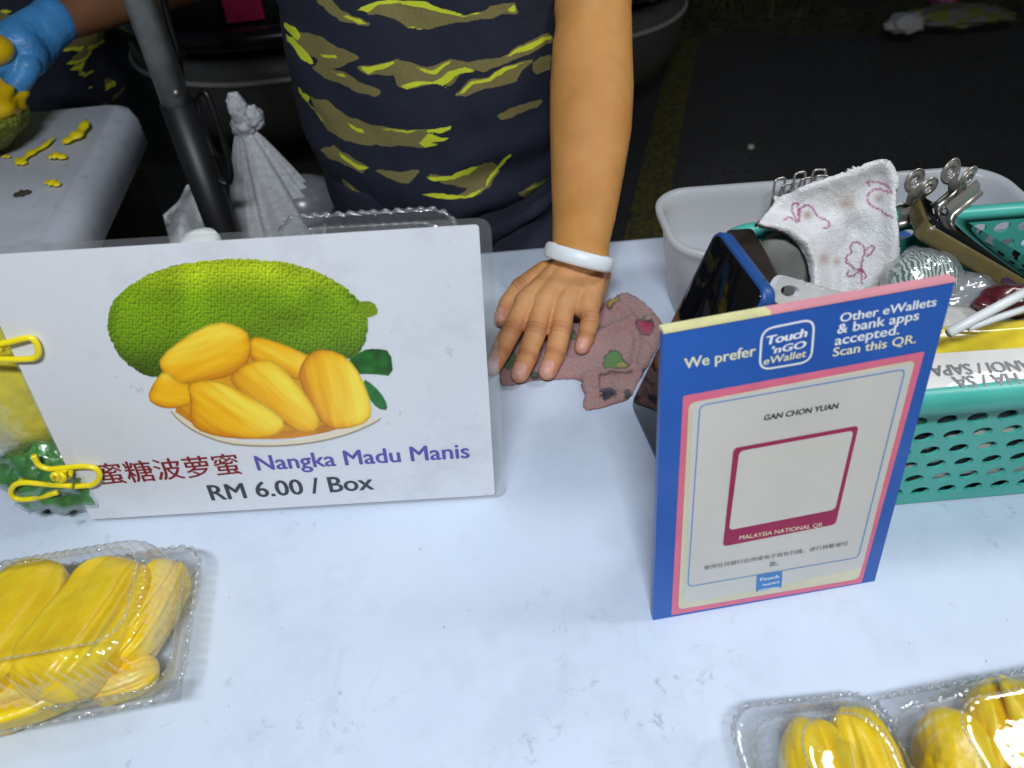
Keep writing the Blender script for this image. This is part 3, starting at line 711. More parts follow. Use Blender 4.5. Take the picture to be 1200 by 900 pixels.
bp.append(uvsphere(HD, (.075, .095, .112))); bp.append(capsuleg(HD + (0, -.045, -.055), HD + (0, -.06, -.085), .045, .032, 16))
bp.append(capsuleg(HD + (0, -.093, .0), HD + (0, -.108, -.03), .009, .014, 12))
for s in (-1, 1):
    bp.append(uvsphere(HD + (s * .076, .01, -.01), (.010, .020, .032), 16, 12)); bp.append(capsuleg(HD + (s * .03, -.088, -.07), HD + (0, -.094, -.07), .006, .009, 10))
    hip = np.array([TX + s * .075, TY, TZ - .10]); kn = hip + (s * .015, -.01, -.33); an_ = kn + (0, .02, -.31)
    bp += [capsuleg(hip, kn, .075, .052, 24), capsuleg(kn, an_, .050, .034, 24), capsuleg(an_, an_ + (0, -.13, -.022), .036, .027, 18, flat=.8)]
VB, FB = voxel(bp, .0042, 4, .5)
zmin = VB[:, 2].min(); VB[:, 2] -= 0; 
# forearm stops under the wristband, the finer hand carries on from there
ws = AR[0][0]; wt = AR[1][0] - AR[0][0]; wt /= np.linalg.norm(wt)
V = np.concatenate([VB, VH]); Fc = FB + [[i + len(VB) for i in f] for f in FH]
z0 = np.zeros(len(VB))
person = mesh('person', V, Fc, M['skin'], None, True, dict(hand=np.concatenate([z0, np.clip((.62 - np.linalg.norm(VH - JW, axis=1) * 0) * sstep(.545, .53, VH[:, 1]) + .0, 0, 1)]), nail=np.concatenate([z0, na]), crease=np.concatenate([z0, cr]), red=np.concatenate([z0, rd])), loc=(TX, TY, max(0.0, zmin)) if False else (TX, TY, 0))
tag(person, 'person in navy camouflage shirt leaning one bare arm and hand on the white table', 'person')
# wristband: soft ring round the wrist
bc = pz(679, 303, .058); bl, br_ = pz(640, 291, .055), pz(717, 312, .055)
bx = (br_ - bl) / np.linalg.norm(br_ - bl); baxis = np.array([0.06, .60, .80]); baxis -= bx * (baxis @ bx); baxis /= np.linalg.norm(baxis); by = np.cross(baxis, bx)
hw_ = np.linalg.norm(br_ - bl) / 2; bc = (bl + br_) / 2 - by * 0 
an = np.linspace(0, 2 * np.pi, 72, endpoint=False); rings = []
for t in np.linspace(0, 2 * np.pi, 18, endpoint=False):
    o_, h_ = .0030 * math.cos(t), .0066 * math.copysign(abs(math.sin(t)) ** .7, math.sin(t))
    rings.append([bc + bx * (hw_ - .003 + o_) * math.cos(a) + by * (hw_ * .80 - .003 + o_) * math.sin(a) + baxis * h_ for a in an])
rings.append(rings[0])
mesh('wristband', *loftg(rings, False, False), M['band'], person)
# shirt
zz = np.concatenate([np.linspace(TZ - .075, TZ + .28, 200), np.linspace(TZ + .285, TZ + .44, 40)])
rings = []
for z in zz:
    t = max(0, (z - TZ - .40) / .10)
    rings.append(ering((TX, TY, z), tw(z) * (1 - .15 * t), td(z) * (1 - .1 * t), 420, 2.25))
for k, t in enumerate(np.linspace(0.1, 1, 24)):     # shoulders close to the neckline
    z = TZ + .44 + .105 * math.sin(t * 1.57); s = math.cos(t * 1.57)
    rings.append(ering((TX, TY + .012 * t, z), .065 + (tw(z) * .85 - .065) * s, .06 + (td(z) * .9 - .06) * s, 420, 2.2))
VS, FS = loftg(rings, False, False)
q = VS - np.array([TX, TY, 0]); rad = q * [1, 1, 0]; rad /= np.linalg.norm(rad, axis=1)[:, None] + 1e-9
ang = np.arctan2(q[:, 0], -q[:, 1])
fold = .0085 * (fbm(np.stack([ang * .5, VS[:, 2] * 3.2 + .35 * ang], 1), 2.6, 31, 3) - .5) * 2
low = sstep(TZ + .16, TZ - .02, VS[:, 2])               # folds bunch up above the hem on the arm side
ph = (VS[:, 2] - TZ) * 115 - ang * 2.6
fold += low * sstep(-.35, .5, ang) * .0055 * np.sin(ph + 1.6 * fbm(np.stack([ang, VS[:, 2] * 4], 1), 2, 3)) + low * .003 * np.sin((VS[:, 2] - TZ) * 70 + ang * 3)
VS = VS + rad * fold[:, None]
VS[:, 2] += (sstep(TZ + .03, TZ - .075, VS[:, 2]) * (.018 * np.sin(ang * 1.3) + .006 * np.sin(ang * 7)))
sh = mesh('shirt', VS, FS, M['shirt'], person, True, shirt_attrs(VS, (VS[:, 1] < TY + .02) & (VS[:, 2] < TZ + .30))); solidify(sh, .0015, -1)
for s, S0, E0 in ((1, SHL, ELB), (-1, SHR, ERB)):
    d_ = E0 - S0; P_ = [S0 - d_ * .05 - (s * .035, 0, 0), S0 + d_ * .12, S0 + d_ * .35, S0 + d_ * .58]
    Vv, Ff = tubeg(spline(P_, 10), np.interp(np.linspace(0, 1, 31), [0, .3, 1], [.062, .064, .066]), 60, cap=False)
    so = mesh('sleeve', Vv, Ff, M['shirt'], person, True, shirt_attrs(Vv, None, 9)); solidify(so, .0015, -1)
# shorts
rings = [ering((TX, TY, z), tw(max(z, TZ - .07)) * .975, td(z) * .96, 90) for z in np.linspace(TZ + .03, TZ - .20, 12)]
parts = [loftg(rings[::-1])]
for s in (-1, 1):
    hip = np.array([TX + s * .072, TY, TZ - .10]); kn = hip + (s * .02, -.01, -.33); parts.append(capsuleg(hip, kn, .092, .082, 28))
Vv, Ff = voxel(parts, .006, 4); mesh('shorts', Vv, Ff, M['shorts'], person)
# hair and face details
Vv, Ff = uvsphere(HD + (0, .012, .016), (.084, .098, .112), 40, 28); keep = [f for f in Ff if not (np.mean([Vv[i][1] for i in f]) < HD[1] - .055 and np.mean([Vv[i][2] for i in f]) < HD[2] + .055) and np.mean([Vv[i][2] for i in f]) > HD[2] - .07]
solidify(mesh('hair', Vv, keep, M['hair'], person), .004)
for s in (-1, 1):
    mesh('eye', *uvsphere(HD + (s * .031, -.077, .004), (.013, .010, .009), 16, 10), M['whiteplastic'], person)
    mesh('iris', *uvsphere(HD + (s * .031, -.0855, .004), (.0055, .003, .0055), 12, 8), M['hair'], person)
    mesh('eyebrow', *capsuleg(HD + (s * .018, -.088, .026), HD + (s * .046, -.078, .028), .0035, .003, 8), M['hair'], person)
    ank = np.array([TX + s * .09, TY + .01, TZ - .74])
    mesh('sandal', *loftg([[ank + np.array([x, y - .06, z]) for x, y in rrect(.045, .125, .04, 8)] for z in (-.058, -.040)]), M['blackplastic'], person, False)

# --- helper at the left, gloved hand over the fruit
def helper():
    hc = pz(24, 58, .100)           # middle of the glove
    bx_, byy = -.86, 1.34
    el = py_(215, -30, 1.20); wrp = py_(62, 26, 1.03)
    sl = np.array([bx_ + .19, byy, TZ + .48]); sr = np.array([bx_ - .19, byy, TZ + .48])
    hd = np.array([bx_, byy - .06, TZ + .74])
    p = [capsuleg(sl, el, .05, .04), capsuleg(el, wrp, .040, .026), capsuleg(wrp, hc, .024, .026, 18, flat=.7), capsuleg(sl, sr, .055, .055), capsuleg((bx_, byy, TZ + .45), hd - (0, 0, .03), .06, .05),
         uvsphere(hd, (.075, .095, .112)), capsuleg(hd + (0, -.045, -.055), hd + (0, -.06, -.085), .045, .032, 16), capsuleg(hd + (0, -.093, 0), hd + (0, -.108, -.03), .009, .014, 12)]
    er_ = np.array([bx_ - .30, byy - .05, TZ + .22]); hr = np.array([-.98, 1.00, TZ + .12]); p += [capsuleg(sr, er_, .05, .04), capsuleg(er_, hr, .04, .026)]
    p.append(loftg([ering((bx_, byy, z), .17, .11, 48) for z in np.linspace(TZ - .12, TZ + .45, 10)]))
    for s in (-1, 1):
        hip = np.array([bx_ + s * .085, byy, TZ - .12]); kn = hip + (0, -.01, -.33); an_ = kn + (0, .02, -.29)
        p += [capsuleg(hip, kn, .08, .055), capsuleg(kn, an_, .052, .036), capsuleg(an_, an_ + (0, -.14, -.022), .038, .03, 16, flat=.8), uvsphere(hd + (s * .076, .01, -.01), (.01, .02, .032), 16, 12)]
    V, Fc = voxel(p, .006, 4)
    o = mesh('person', V, Fc, M['skin2'], None, loc=(bx_, byy, 0)); tag(o, 'helper in dark camouflage clothes with a blue gloved hand over the grey table', 'person')
    # glove: cuff, palm, four curled fingers and a thumb
    a = wrp - hc; a /= np.linalg.norm(a); fwd = np.array([-.86, -.45, -.12]); fwd /= np.linalg.norm(fwd); sd = np.cross(fwd, [0, 0, 1]); sd /= np.linalg.norm(sd); upv = np.cross(sd, fwd)
    g = [capsuleg(wrp + a * .002, wrp - a * .02, .029, .028, 20), capsuleg(wrp - a * .02, hc, .031, .036, 20, flat=.8), capsuleg(hc, hc + sd * .02 + fwd * .02, .034, .030, 18, flat=.8), capsuleg(hc, hc - sd * .018 + fwd * .02, .034, .026, 18, flat=.8)]
    for k in range(4):
        b0 = hc + fwd * .028 + sd * (.024 - .017 * k) + upv * (.010 - .004 * k)
        b1 = b0 + fwd * .034 - upv * .012; b2 = b1 + fwd * .010 - upv * .018; b3 = b2 - fwd * .016 - upv * .008
        r = .0115 - .0008 * k; g += [capsuleg(b0, b1, r + .001, r, 14), capsuleg(b1, b2, r, r * .95, 14), capsuleg(b2, b3, r * .95, r * .85, 14)]
    t0 = hc - sd * .028 - upv * .012; t1 = t0 + fwd * .034 - upv * .022 - sd * .008; t2 = t1 + fwd * .026 - upv * .008 + sd * .010
    g += [capsuleg(t0, t1, .015, .013, 14), capsuleg(t1, t2, .0125, .010, 14)]
    V, Fc = voxel(g, .0022, 4); mesh('glove', V, Fc, M['glove'], o)
    mesh('glove', *merge([capsuleg(er_ + (hr - er_) * .75, hr, .033, .03, 20), capsuleg(hr, hr + (.03, -.05, -.02), .036, .03, 18, flat=.7)] + [capsuleg(hr + (.02 + .014 * k, -.05, -.02), hr + (.03 + .012 * k, -.085, -.05), .011, .009, 12) for k in range(4)]), M['glove'], o)
    rings = [ering((bx_, byy, z), .185 + .01 * math.sin(z * 40), .125, 200) for z in np.linspace(TZ - .10, TZ + .46, 200)]
    Vv, Ff = loftg(rings, False, False); q = Vv - (bx_, byy, 0); ang = np.arctan2(q[:, 0], -q[:, 1])
    Vv[:, :2] += (q / np.linalg.norm(q[:, :2], axis=1)[:, None])[:, :2] * (.012 * (fbm(np.stack([ang, Vv[:, 2] * 5], 1), 3, 8) - .5))[:, None]
    solidify(mesh('shirt', Vv, Ff, M['shirt'], o, True, shirt_attrs(Vv, None, 3, 1.3)), .002, -1)
    for S0, E0 in ((sl, el), (sr, er_)):
        Vv, Ff = tubeg(spline([S0 - (E0 - S0) * .06, S0 + (E0 - S0) * .2, S0 + (E0 - S0) * .55], 12), .068, 48, cap=False); solidify(mesh('sleeve', Vv, Ff, M['shirt'], o, True, shirt_attrs(Vv, None, 5)), .002, -1)
    q = []
    for s in (-1, 1):
        hip = np.array([bx_ + s * .08, byy, TZ - .15]); q.append(capsuleg(hip, hip + (0, -.01, -.52), .09, .07, 24))
    q.append(loftg([ering((bx_, byy, z), .172, .115, 48) for z in (TZ - .22, TZ - .12, TZ - .02)]))
    Vv, Ff = voxel(q, .007, 3); mesh('trousers', Vv, Ff, M['darkcamo'], o)
    Vv, Ff = uvsphere(hd + (0, .012, .016), (.084, .098, .112), 40, 28); keep = [f for f in Ff if not (np.mean([Vv[i][1] for i in f]) < hd[1] - .055 and np.mean([Vv[i][2] for i in f]) < hd[2] + .055) and np.mean([Vv[i][2] for i in f]) > hd[2] - .07]
    solidify(mesh('hair', Vv, keep, M['hair'], o), .004)
    for s in (-1, 1):
        mesh('eye', *uvsphere(hd + (s * .031, -.077, .004), (.013, .010, .009), 16, 10), M['whiteplastic'], o); mesh('iris', *uvsphere(hd + (s * .031, -.0855, .004), (.0055, .003, .0055), 12, 8), M['hair'], o)
        ank = np.array([bx_ + s * .085, byy + .01, TZ - .74])
        mesh('sandal', *loftg([[ank + np.array([x, y - .06, z]) for x, y in rrect(.048, .13, .04, 8)] for z in (-.058, -.040)]), M['blackplastic'], o, False)
    return hc, fwd, upv, sd
HC, HF, HU, HS = helper()

# ------------------------------------------------------------------ flat boards with print
class Board:
    """A tilted rectangle fitted to measured corners; photo pixels map onto its plane."""
    def __init__(s, bl, br, theta, z0=0.0):
        s.o = pz(*bl, z0); b = pz(*br, z0); s.L = np.linalg.norm(b - s.o); s.u = (b - s.o) / s.L
        n = np.array([-s.u[1], s.u[0], 0]); n /= np.linalg.norm(n); s.back0 = n
        s.v = n * math.cos(R(theta)) + np.array([0, 0, math.sin(R(theta))]); s.n = np.cross(s.u, s.v)     # faces the viewer
        if s.n @ (CAM - s.o) < 0: s.n = -s.n
    def uv(s, px, py):
        p = pplane(px, py, s.o, s.n) - s.o; return np.array([p @ s.u, p @ s.v])
    def P(s, uv, off=0.0):
        uv = np.atleast_2d(uv); return s.o + uv[:, :1] * s.u + uv[:, 1:2] * s.v + s.n * off
    def poly(s, name, uvs, off, mat, parent, sp=None):
        uvs = np.asarray(uvs, float)
        return mesh(name, s.P(uvs, off), [list(range(len(uvs)))] if area(uvs) > 0 else [list(range(len(uvs)))[::-1]], mat, parent, False)
    def slab(s, name, uvs, off0, off1, mat, parent, bv=0):
        uvs = np.asarray(uvs, float); uvs = uvs if area(uvs) > 0 else uvs[::-1]
        o = mesh(name, *loftg([s.P(uvs, off0), s.P(uvs, off1)]), mat, parent, False)
        if bv: bevel(o, bv, 2)
        return o
    def text(s, name, body, p0, p1, off, mat, parent, bold=0.012, shear=0.0, ys=1.0, spacing=1.0, px_map=None):
        a, b = s.uv(*p0), s.uv(*p1); d = b - a; L_ = np.linalg.norm(d); d /= L_; n = np.array([-d[1], d[0]])
        V, Fc = textg(body, bold, shear, spacing)
        uv = a + V[:, :1] * L_ * d + V[:, 1:2] * L_ * ys * n
        return mesh(name, s.P(uv, off + V[:, 2:3] * L_), Fc, mat, parent, False)
def area(P): P = np.asarray(P); Q = np.roll(P, -1, 0); return .5 * np.sum(P[:, 0] * Q[:, 1] - Q[:, 0] * P[:, 1])
def roundquad(c, r, n=6):        # rounded corners on a free quad, c in order
    c = np.asarray(c, float); out = []
    for i in range(4):
        p, a, b = c[i], c[i - 1], c[(i + 1) % 4]
        da, db = (a - p) / np.linalg.norm(a - p), (b - p) / np.linalg.norm(b - p)
        A, B = p + da * r, p + db * r
        for k in range(n + 1):
            t = k / n; out.append((1 - t) ** 2 * A + 2 * t * (1 - t) * p + t * t * B)
    return np.array(out)
def outline_ring(P, wd):         # band along a closed outline
    c = P.mean(0); Q = []
    for i in range(len(P)):
        t = P[(i + 1) % len(P)] - P[i - 1]; t /= np.linalg.norm(t) + 1e-9; n = np.array([-t[1], t[0]])
        if n @ (c - P[i]) < 0: n = -n
        Q.append(P[i] + n * wd)
    Q = np.array(Q); n = len(P)
    return np.concatenate([P, Q]), [[i, (i + 1) % n, n + (i + 1) % n, n + i] for i in range(n)]

# --- price sign
PS = Board((105, 612), (593, 583), 79)
WS, HS_ = PS.L, .212
psign = thing('price_sign', PS.o + PS.u * WS / 2, 'laminated white price sign with a jackfruit picture and price leaning upright', 'sign')
tR, tA = PS.uv(575, 255), PS.uv(0, 289); sl_ = (tR[1] - tA[1]) / (tR[0] - tA[0]); lA = PS.uv(0, 390); kx = lA[0] / lA[1]
yl = (tA[1] - sl_ * tA[0]) / (1 - sl_ * kx); tL = np.array([kx * yl, yl]); HS_ = yl
film = roundquad([(0, 0), (WS, 0), tR, tL], .009)
pA, pB, pC, pD = np.array([.002, .0025]), PS.uv(580, 580), PS.uv(561, 263), PS.uv(0, 298)
pB[1] = .003; sp_ = (pC[1] - pD[1]) / (pC[0] - pD[0]); pD = np.array([tL[0] + .002, pC[1] + sp_ * (tL[0] + .002 - pC[0])])
pc = roundquad([pA, pB, pC, pD], .0025)
PS.slab('laminate', film, -.0009, -.0004, M['film'], psign); PS.slab('laminate', film, .0006, .0010, M['film'], psign) if False else None
PS.slab('paper', pc, -.0003, 0, M['paper'], psign)
# the printed picture: fine mesh carrying the print's own colours
sx = lambda p: np.array([(100 + x / 2.308, 280 + y / 2.308) for x, y in p], float)
rind = smooth_poly(sx([(58,215),(75,165),(110,130),(170,95),(240,70),(340,55),(440,53),(540,62),(620,82),(690,120),(735,160),(760,200),(768,240),(755,290),(730,325),(640,330),(500,330),(400,350),(300,375),(190,380),(120,350),(80,300),(60,255)]))
stem = smooth_poly(sx([(735,168),(780,168),(795,200),(775,212),(740,215)]), 1)
leaf1 = smooth_poly(sx([(700,340),(748,300),(785,296),(826,302),(834,372),(780,366),(720,366)]), 1)
leaf2 = smooth_poly(sx([(748,375),(780,395),(810,430),(820,465),(790,460),(765,430)]), 1)
plate = smooth_poly(sx([(225,455),(290,505),(370,540),(470,552),(560,545),(640,530),(720,505),(802,478),(790,492),(720,524),(640,545),(560,556),(470,559),(380,552),(300,522),(250,487)]), 1)
inner = smooth_poly(sx([(225,455),(300,440),(560,480),(790,470),(720,503),(640,528),(540,543),(400,540),(300,508)]), 1)
pods = [[(445,268),(500,278),(570,305),(605,325),(590,385),(520,350),(450,330)],[(205,325),(270,270),(355,228),(410,240),(440,262),(445,320),(400,365),(300,385),(235,390),(210,350)],
 [(172,430),(190,390),(215,360),(245,390),(290,400),(295,440),(240,454),(200,450)],[(580,360),(610,310),(655,303),(705,325),(740,370),(770,450),(765,490),(700,510),(650,505),(610,440),(590,395)],
 [(395,370),(430,345),(490,328),(530,350),(590,420),(628,480),(625,515),(590,522),(540,495),(470,450),(410,400)],[(280,395),(320,385),(380,395),(440,430),(500,465),(540,500),(510,530),(440,537),(360,530),(300,510),(288,480),(290,430)]]
pods = [smooth_poly(sx(p), 1) for p in pods]
heap = smooth_poly(sx([(215,340),(300,300),(445,268),(600,310),(740,370),(765,480),(640,505),(540,520),(380,520),(240,452)]), 1)
c0 = np.array([PS.uv(*p) for p in ((118, 298), (470, 298), (470, 528), (118, 528))]); lo, hi = c0.min(0), c0.max(0)
st = .00042; gx, gy = np.meshgrid(np.arange(lo[0], hi[0], st), np.arange(lo[1], hi[1], st)); G = np.stack([gx.ravel(), gy.ravel()], 1)
W3 = PS.P(G, .00025); Q = pix(W3); n = len(Q)
alpha = np.zeros(n); colr = np.tile(np.array(lin(224, 228, 235)), (n, 1))
def lay(d, c, soft=.7):
    global colr, alpha
    a = sstep(soft, -soft, d); colr = colr * (1 - a[:, None]) + c * a[:, None]; alpha = np.maximum(alpha, a)
d = sdf(Q, rind); jig = (vnoise(Q, .28, 3) - .5) * 2.5
t = np.clip((Q[:, 1] - 305) / 135, 0, 1)[:, None]
wQ = lambda dx, dy: worley((Q + [dx, dy]) * [1, 1.1], .25, 4)
spk = np.clip(.50 + .95 * (wQ(-.6, -1.3) - wQ(.6, 1.3)) + .35 * (.5 - wQ(0, 0)), 0, 1.2); sp2 = vnoise(Q, .75, 6)
g_hi, g_mid, g_lo = np.array(lin(176, 196, 24)), np.array(lin(112, 148, 8)), np.array(lin(66, 96, 6))
base = g_hi * (1 - sstep(.0, .35, t)) + g_mid * sstep(0, .35, t); base = base * (1 - sstep(.35, 1, t)) + g_lo * sstep(.35, 1, t); base = base * (.72 + .56 * vnoise(Q, .035, 61))[:, None]
base = base * (.38 + 1.35 * (.82 * spk + .18 * sp2))[:, None]; edge = sstep(-16, 0, d)[:, None]; base = base * (1 - .25 * edge)
lay(d + jig, base)
lay(sdf(Q, stem), np.array(lin(120, 150, 20)) * (.7 + .5 * spk)[:, None])
lay(sdf(Q, leaf1), np.array(lin(30, 96, 22)) * (.4 + 1.1 * vnoise(Q, .12, 9))[:, None]); lay(sdf(Q, leaf2), np.array(lin(36, 110, 40)) * (.7 + .5 * vnoise(Q, .15, 8))[:, None])
lay(sdf(Q, inner), np.array(lin(206, 132, 26)) * (.7 + .5 * vnoise(Q, .05, 5))[:, None]); lay(sdf(Q, heap), np.array(lin(228, 158, 10)) * (.8 + .35 * vnoise(Q, .06, 51))[:, None]); lay(sdf(Q - [0, 1.6], plate) - .6, np.tile(lin(150, 138, 118), (n, 1))); lay(sdf(Q, plate), np.tile(lin(226, 214, 186), (n, 1)))
for i, p in enumerate(pods):
    d = sdf(Q, p) - 2.6; cc = p.mean(0); ang = (.5, -.35, .2, 1.35, .75, .6)[i]; dx = Q - cc
    al, ac = dx @ (math.cos(ang), math.sin(ang)), dx @ (-math.sin(ang), math.cos(ang))
    strk = fbm(np.stack([al * .018, ac * .16], 1), 1.0, 40 + i, 3)
    lit = np.clip(.50 + .30 * (strk - .5) * 2 - ac * .016 + .30 * sstep(0, -12, d) - .18, 0, 1)[:, None]
    c = np.array(lin(218, 136, 4)) * (1 - np.minimum(lit * 2, 1)) + np.array(lin(250, 186, 12)) * np.minimum(lit * 2, 1); k_ = np.clip(lit * 2 - 1, 0, 1); c = c * (1 - k_) + np.array(lin(255, 226, 70)) * k_; c = c * (1 - .38 * sstep(-4, 0, d)[:, None])
    lay(d, c)
alpha = alpha.reshape(gx.shape); fm = np.maximum.reduce([alpha[:-1, :-1], alpha[1:, :-1], alpha[:-1, 1:], alpha[1:, 1:]]) > .02
idx = np.arange(n).reshape(gx.shape); js, is_ = np.where(fm)
Fq = np.stack([idx[js, is_], idx[js, is_ + 1], idx[js + 1, is_ + 1], idx[js + 1, is_]], 1); used, inv = np.unique(Fq, return_inverse=True)
mesh('printed_picture', W3[used], inv.reshape(-1, 4), M['print'], psign, True, cols=colr[used])
PS.text('lettering', '蜜糖波萝蜜', (119, 566), (284, 553), .0003, M['txt_red'], psign, .012)
PS.text('lettering', 'Nangka Madu Manis', (302, 551), (551, 536), .0003, M['txt_purple'], psign, .022)
PS.text('lettering', 'RM 6.00 / Box', (248, 586), (439, 573), .0003, M['txt_black'], psign, .022)
# yellow wire clips on the left edge
def clip(pts_px, offs, label):
    c = PS.P(PS.uv(*pts_px[0]), .004)[0]
    root = thing('wire_clip', c, label, 'clip', 'yellow wire clips on the price sign')
    P_ = np.array([PS.P(PS.uv(*p), o)[0] for p, o in zip(pts_px, offs)])
    mesh('wire_loop', *tubeg(spline(P_, 6), .0019, 12), M['wire'], root)
    return root
r1 = clip([(-52, 413), (-10, 417), (30, 418), (44, 416), (48, 408), (44, 397), (36, 393), (10, 398), (-20, 402)], [.0045, .0035, .003, .003, .003, .003, .003, .004, .005], 'upper yellow wire clip gripping the left edge of the price sign')
mesh('coil', *tubeg([PS.P(PS.uv(-3 + 1.0 * k * .5 + 3.0 * math.sin(k * 1.05), 403 + 4.6 * math.cos(k * 1.05)), .004 + .0028 * math.sin(k * .55))[0] for k in range(24)], .0016, 8), M['wire'], r1)
r2 = clip([(42, 530), (48, 541), (60, 546), (76, 545), (100, 543), (115, 546), (119, 555), (112, 564), (98, 566), (60, 568), (25, 560)], [.003] * 11, 'lower yellow wire clip on the sign corner with both loops showing')
mesh('wire_loop', *tubeg(spline([PS.P(PS.uv(x, y), .0075)[0] for x, y in ((74, 568), (50, 575), (28, 576), (20, 569), (24, 560), (36, 557), (60, 559), (90, 561))], 6), .0019, 12), M['wire'], r2)
mesh('coil', *tubeg([PS.P(PS.uv(70 + .55 * k + 5 * math.sin(k * 1.05), 551 + 5.5 * math.cos(k * 1.05)), .0055 + .003 * math.sin(k * .55))[0] for k in range(24)], .0017, 8), M['wire'], r2)

# --- payment board
QB = Board((765, 727), (1025, 681), 75)
tl = QB.uv(777, 391); tr = QB.uv(1119, 330)
HB = (tl[1] + tr[1]) / 2; WB = QB.L
qb = thing('payment_board', QB.o + QB.u * WB / 2, 'blue payment board with pink framed white paper standing on the table', 'sign')
bu = np.array([(0, 0), (WB, 0), tr, tl])
QB.slab('board', bu, -.0045, 0, M['board'], qb)
k = .36; mid = tl * (1 - k) + tr * k; hgt = np.array([0, .0012])
for nm, a, b, m in (('edge_strip', tl, mid, M['yellowtape']), ('edge_strip', mid, tr, M['pinkedge'])):
    QB.slab(nm, [a + (0, .0001), b + (0, .0001), b + (0, .0018), a + (0, .0018)], -.0062, .0006, m, qb)
cx = lambda x, y: (750 + x / 2.142, 320 + y / 2.142)
U = lambda *p: np.array([QB.uv(*cx(x, y)) for x, y in p])
QB.poly('pink_frame', roundquad(U((78, 858), (556, 776), (714, 196), (108, 308)), .001), .00025, M['pinkframe'], qb)
QB.poly('backing_paper', roundquad(U((95, 843), (548, 766), (690, 217), (122, 325)), .004), .0005, M['cream2'], qb)
QB.poly('paper', roundquad(U((108, 828), (556, 738), (684, 224), (132, 324)), .004), .00075, M['cream'], qb)
mesh('blue_border', *(lambda a, b: (QB.P(a, .0010), b))(*outline_ring(roundquad(U((117, 786), (547, 712), (665, 237), (147, 329)), .004), .0007)), M['blueline'], qb, False)
QB.poly('code_panel', roundquad(U((206, 684), (489, 628), (547, 380), (233, 437)), .003), .0010, M['magenta'], qb)
QB.poly('blank_square', roundquad(U((221, 642), (487, 590), (533, 392), (247, 444)), .003), .00125, M['cream'], qb)
def qt(body, p0, p1, mat, off=.0013, **kw): return QB.text('lettering', body, cx(*p0), cx(*p1), off, M[mat], qb, **kw)
qt('GAN CHON YUAN', (308, 367), (495, 336), 'txt_black', bold=.036, shear=.1)
qt('MALAYSIA NATIONAL QR', (247, 666), (455, 632), 'txt_cream', bold=.004)
qt('使用任何银行应用或电子钱包扫描，进行转账或付', (158, 741), (518, 679), 'txt_grey', bold=.012, ys=.9)
qt('款。', (322, 733), (345, 729), 'txt_grey', bold=.012)
qt('We prefer', (110, 240), (290, 206), 'txt_cream', .0004, bold=.02)
qt('Other eWallets', (500, 123), (742, 81), 'txt_white', .0004, bold=.02, ys=.86)
qt('& bank apps', (493, 152), (698, 116), 'txt_white', .0004, bold=.02, ys=.86)
qt('accepted.', (487, 181), (649, 152), 'txt_white', .0004, bold=.02, ys=.86)
qt('Scan this QR.', (482, 209), (691, 174), 'txt_cream', .0004, bold=.02, ys=.86)
mesh('logo_outline', *(lambda a, b: (QB.P(a, .0004), b))(*outline_ring(roundquad(U((296, 246), (431, 223), (440, 111), (303, 139)), .007), .0011)), M['txt_white'], qb, False)
qt('Touch', (316, 180), (419, 158), 'txt_white', .0004, bold=.035, shear=.15, ys=.78, spacing=.95)
qt("'nGO", (330, 202), (416, 186), 'txt_white', .0004, bold=.035, shear=.15, ys=.70)
qt('eWallet', (309, 230), (416, 209), 'txt_cream', .0004, bold=.02, shear=.1, ys=.85)
QB.poly('small_logo', roundquad(U((289, 797), (353, 786), (356, 745), (291, 756)), .001), .0011, M['bluelogo'], qb)
qt('Touch', (296, 770), (346, 761), 'txt_white', bold=.03, shear=.15, ys=.7); qt("'nGO", (305, 782), (347, 774), 'txt_white', bold=.035, shear=.15, ys=.5); qt('eWallet', (295, 795), (347, 787), 'txt_white', bold=.02, ys=.6)
# prop leg behind the board
back = QB.o + QB.u * WB * .5 + QB.v * HB * .55 - QB.n * .006
foot = QB.o + QB.u * WB * .5 + QB.back0 * .075; foot[2] = TZ + .001
ht = np.array([.03, 0, 0]) * 0 + QB.u * .028; T_ = QB.back0 * .002
mesh('prop_leg', *loftg([[back - ht, back + ht, back + ht + T_, back - ht + T_], [foot - ht, foot + ht, foot + ht + T_, foot - ht + T_]]), M['board'], qb, False)

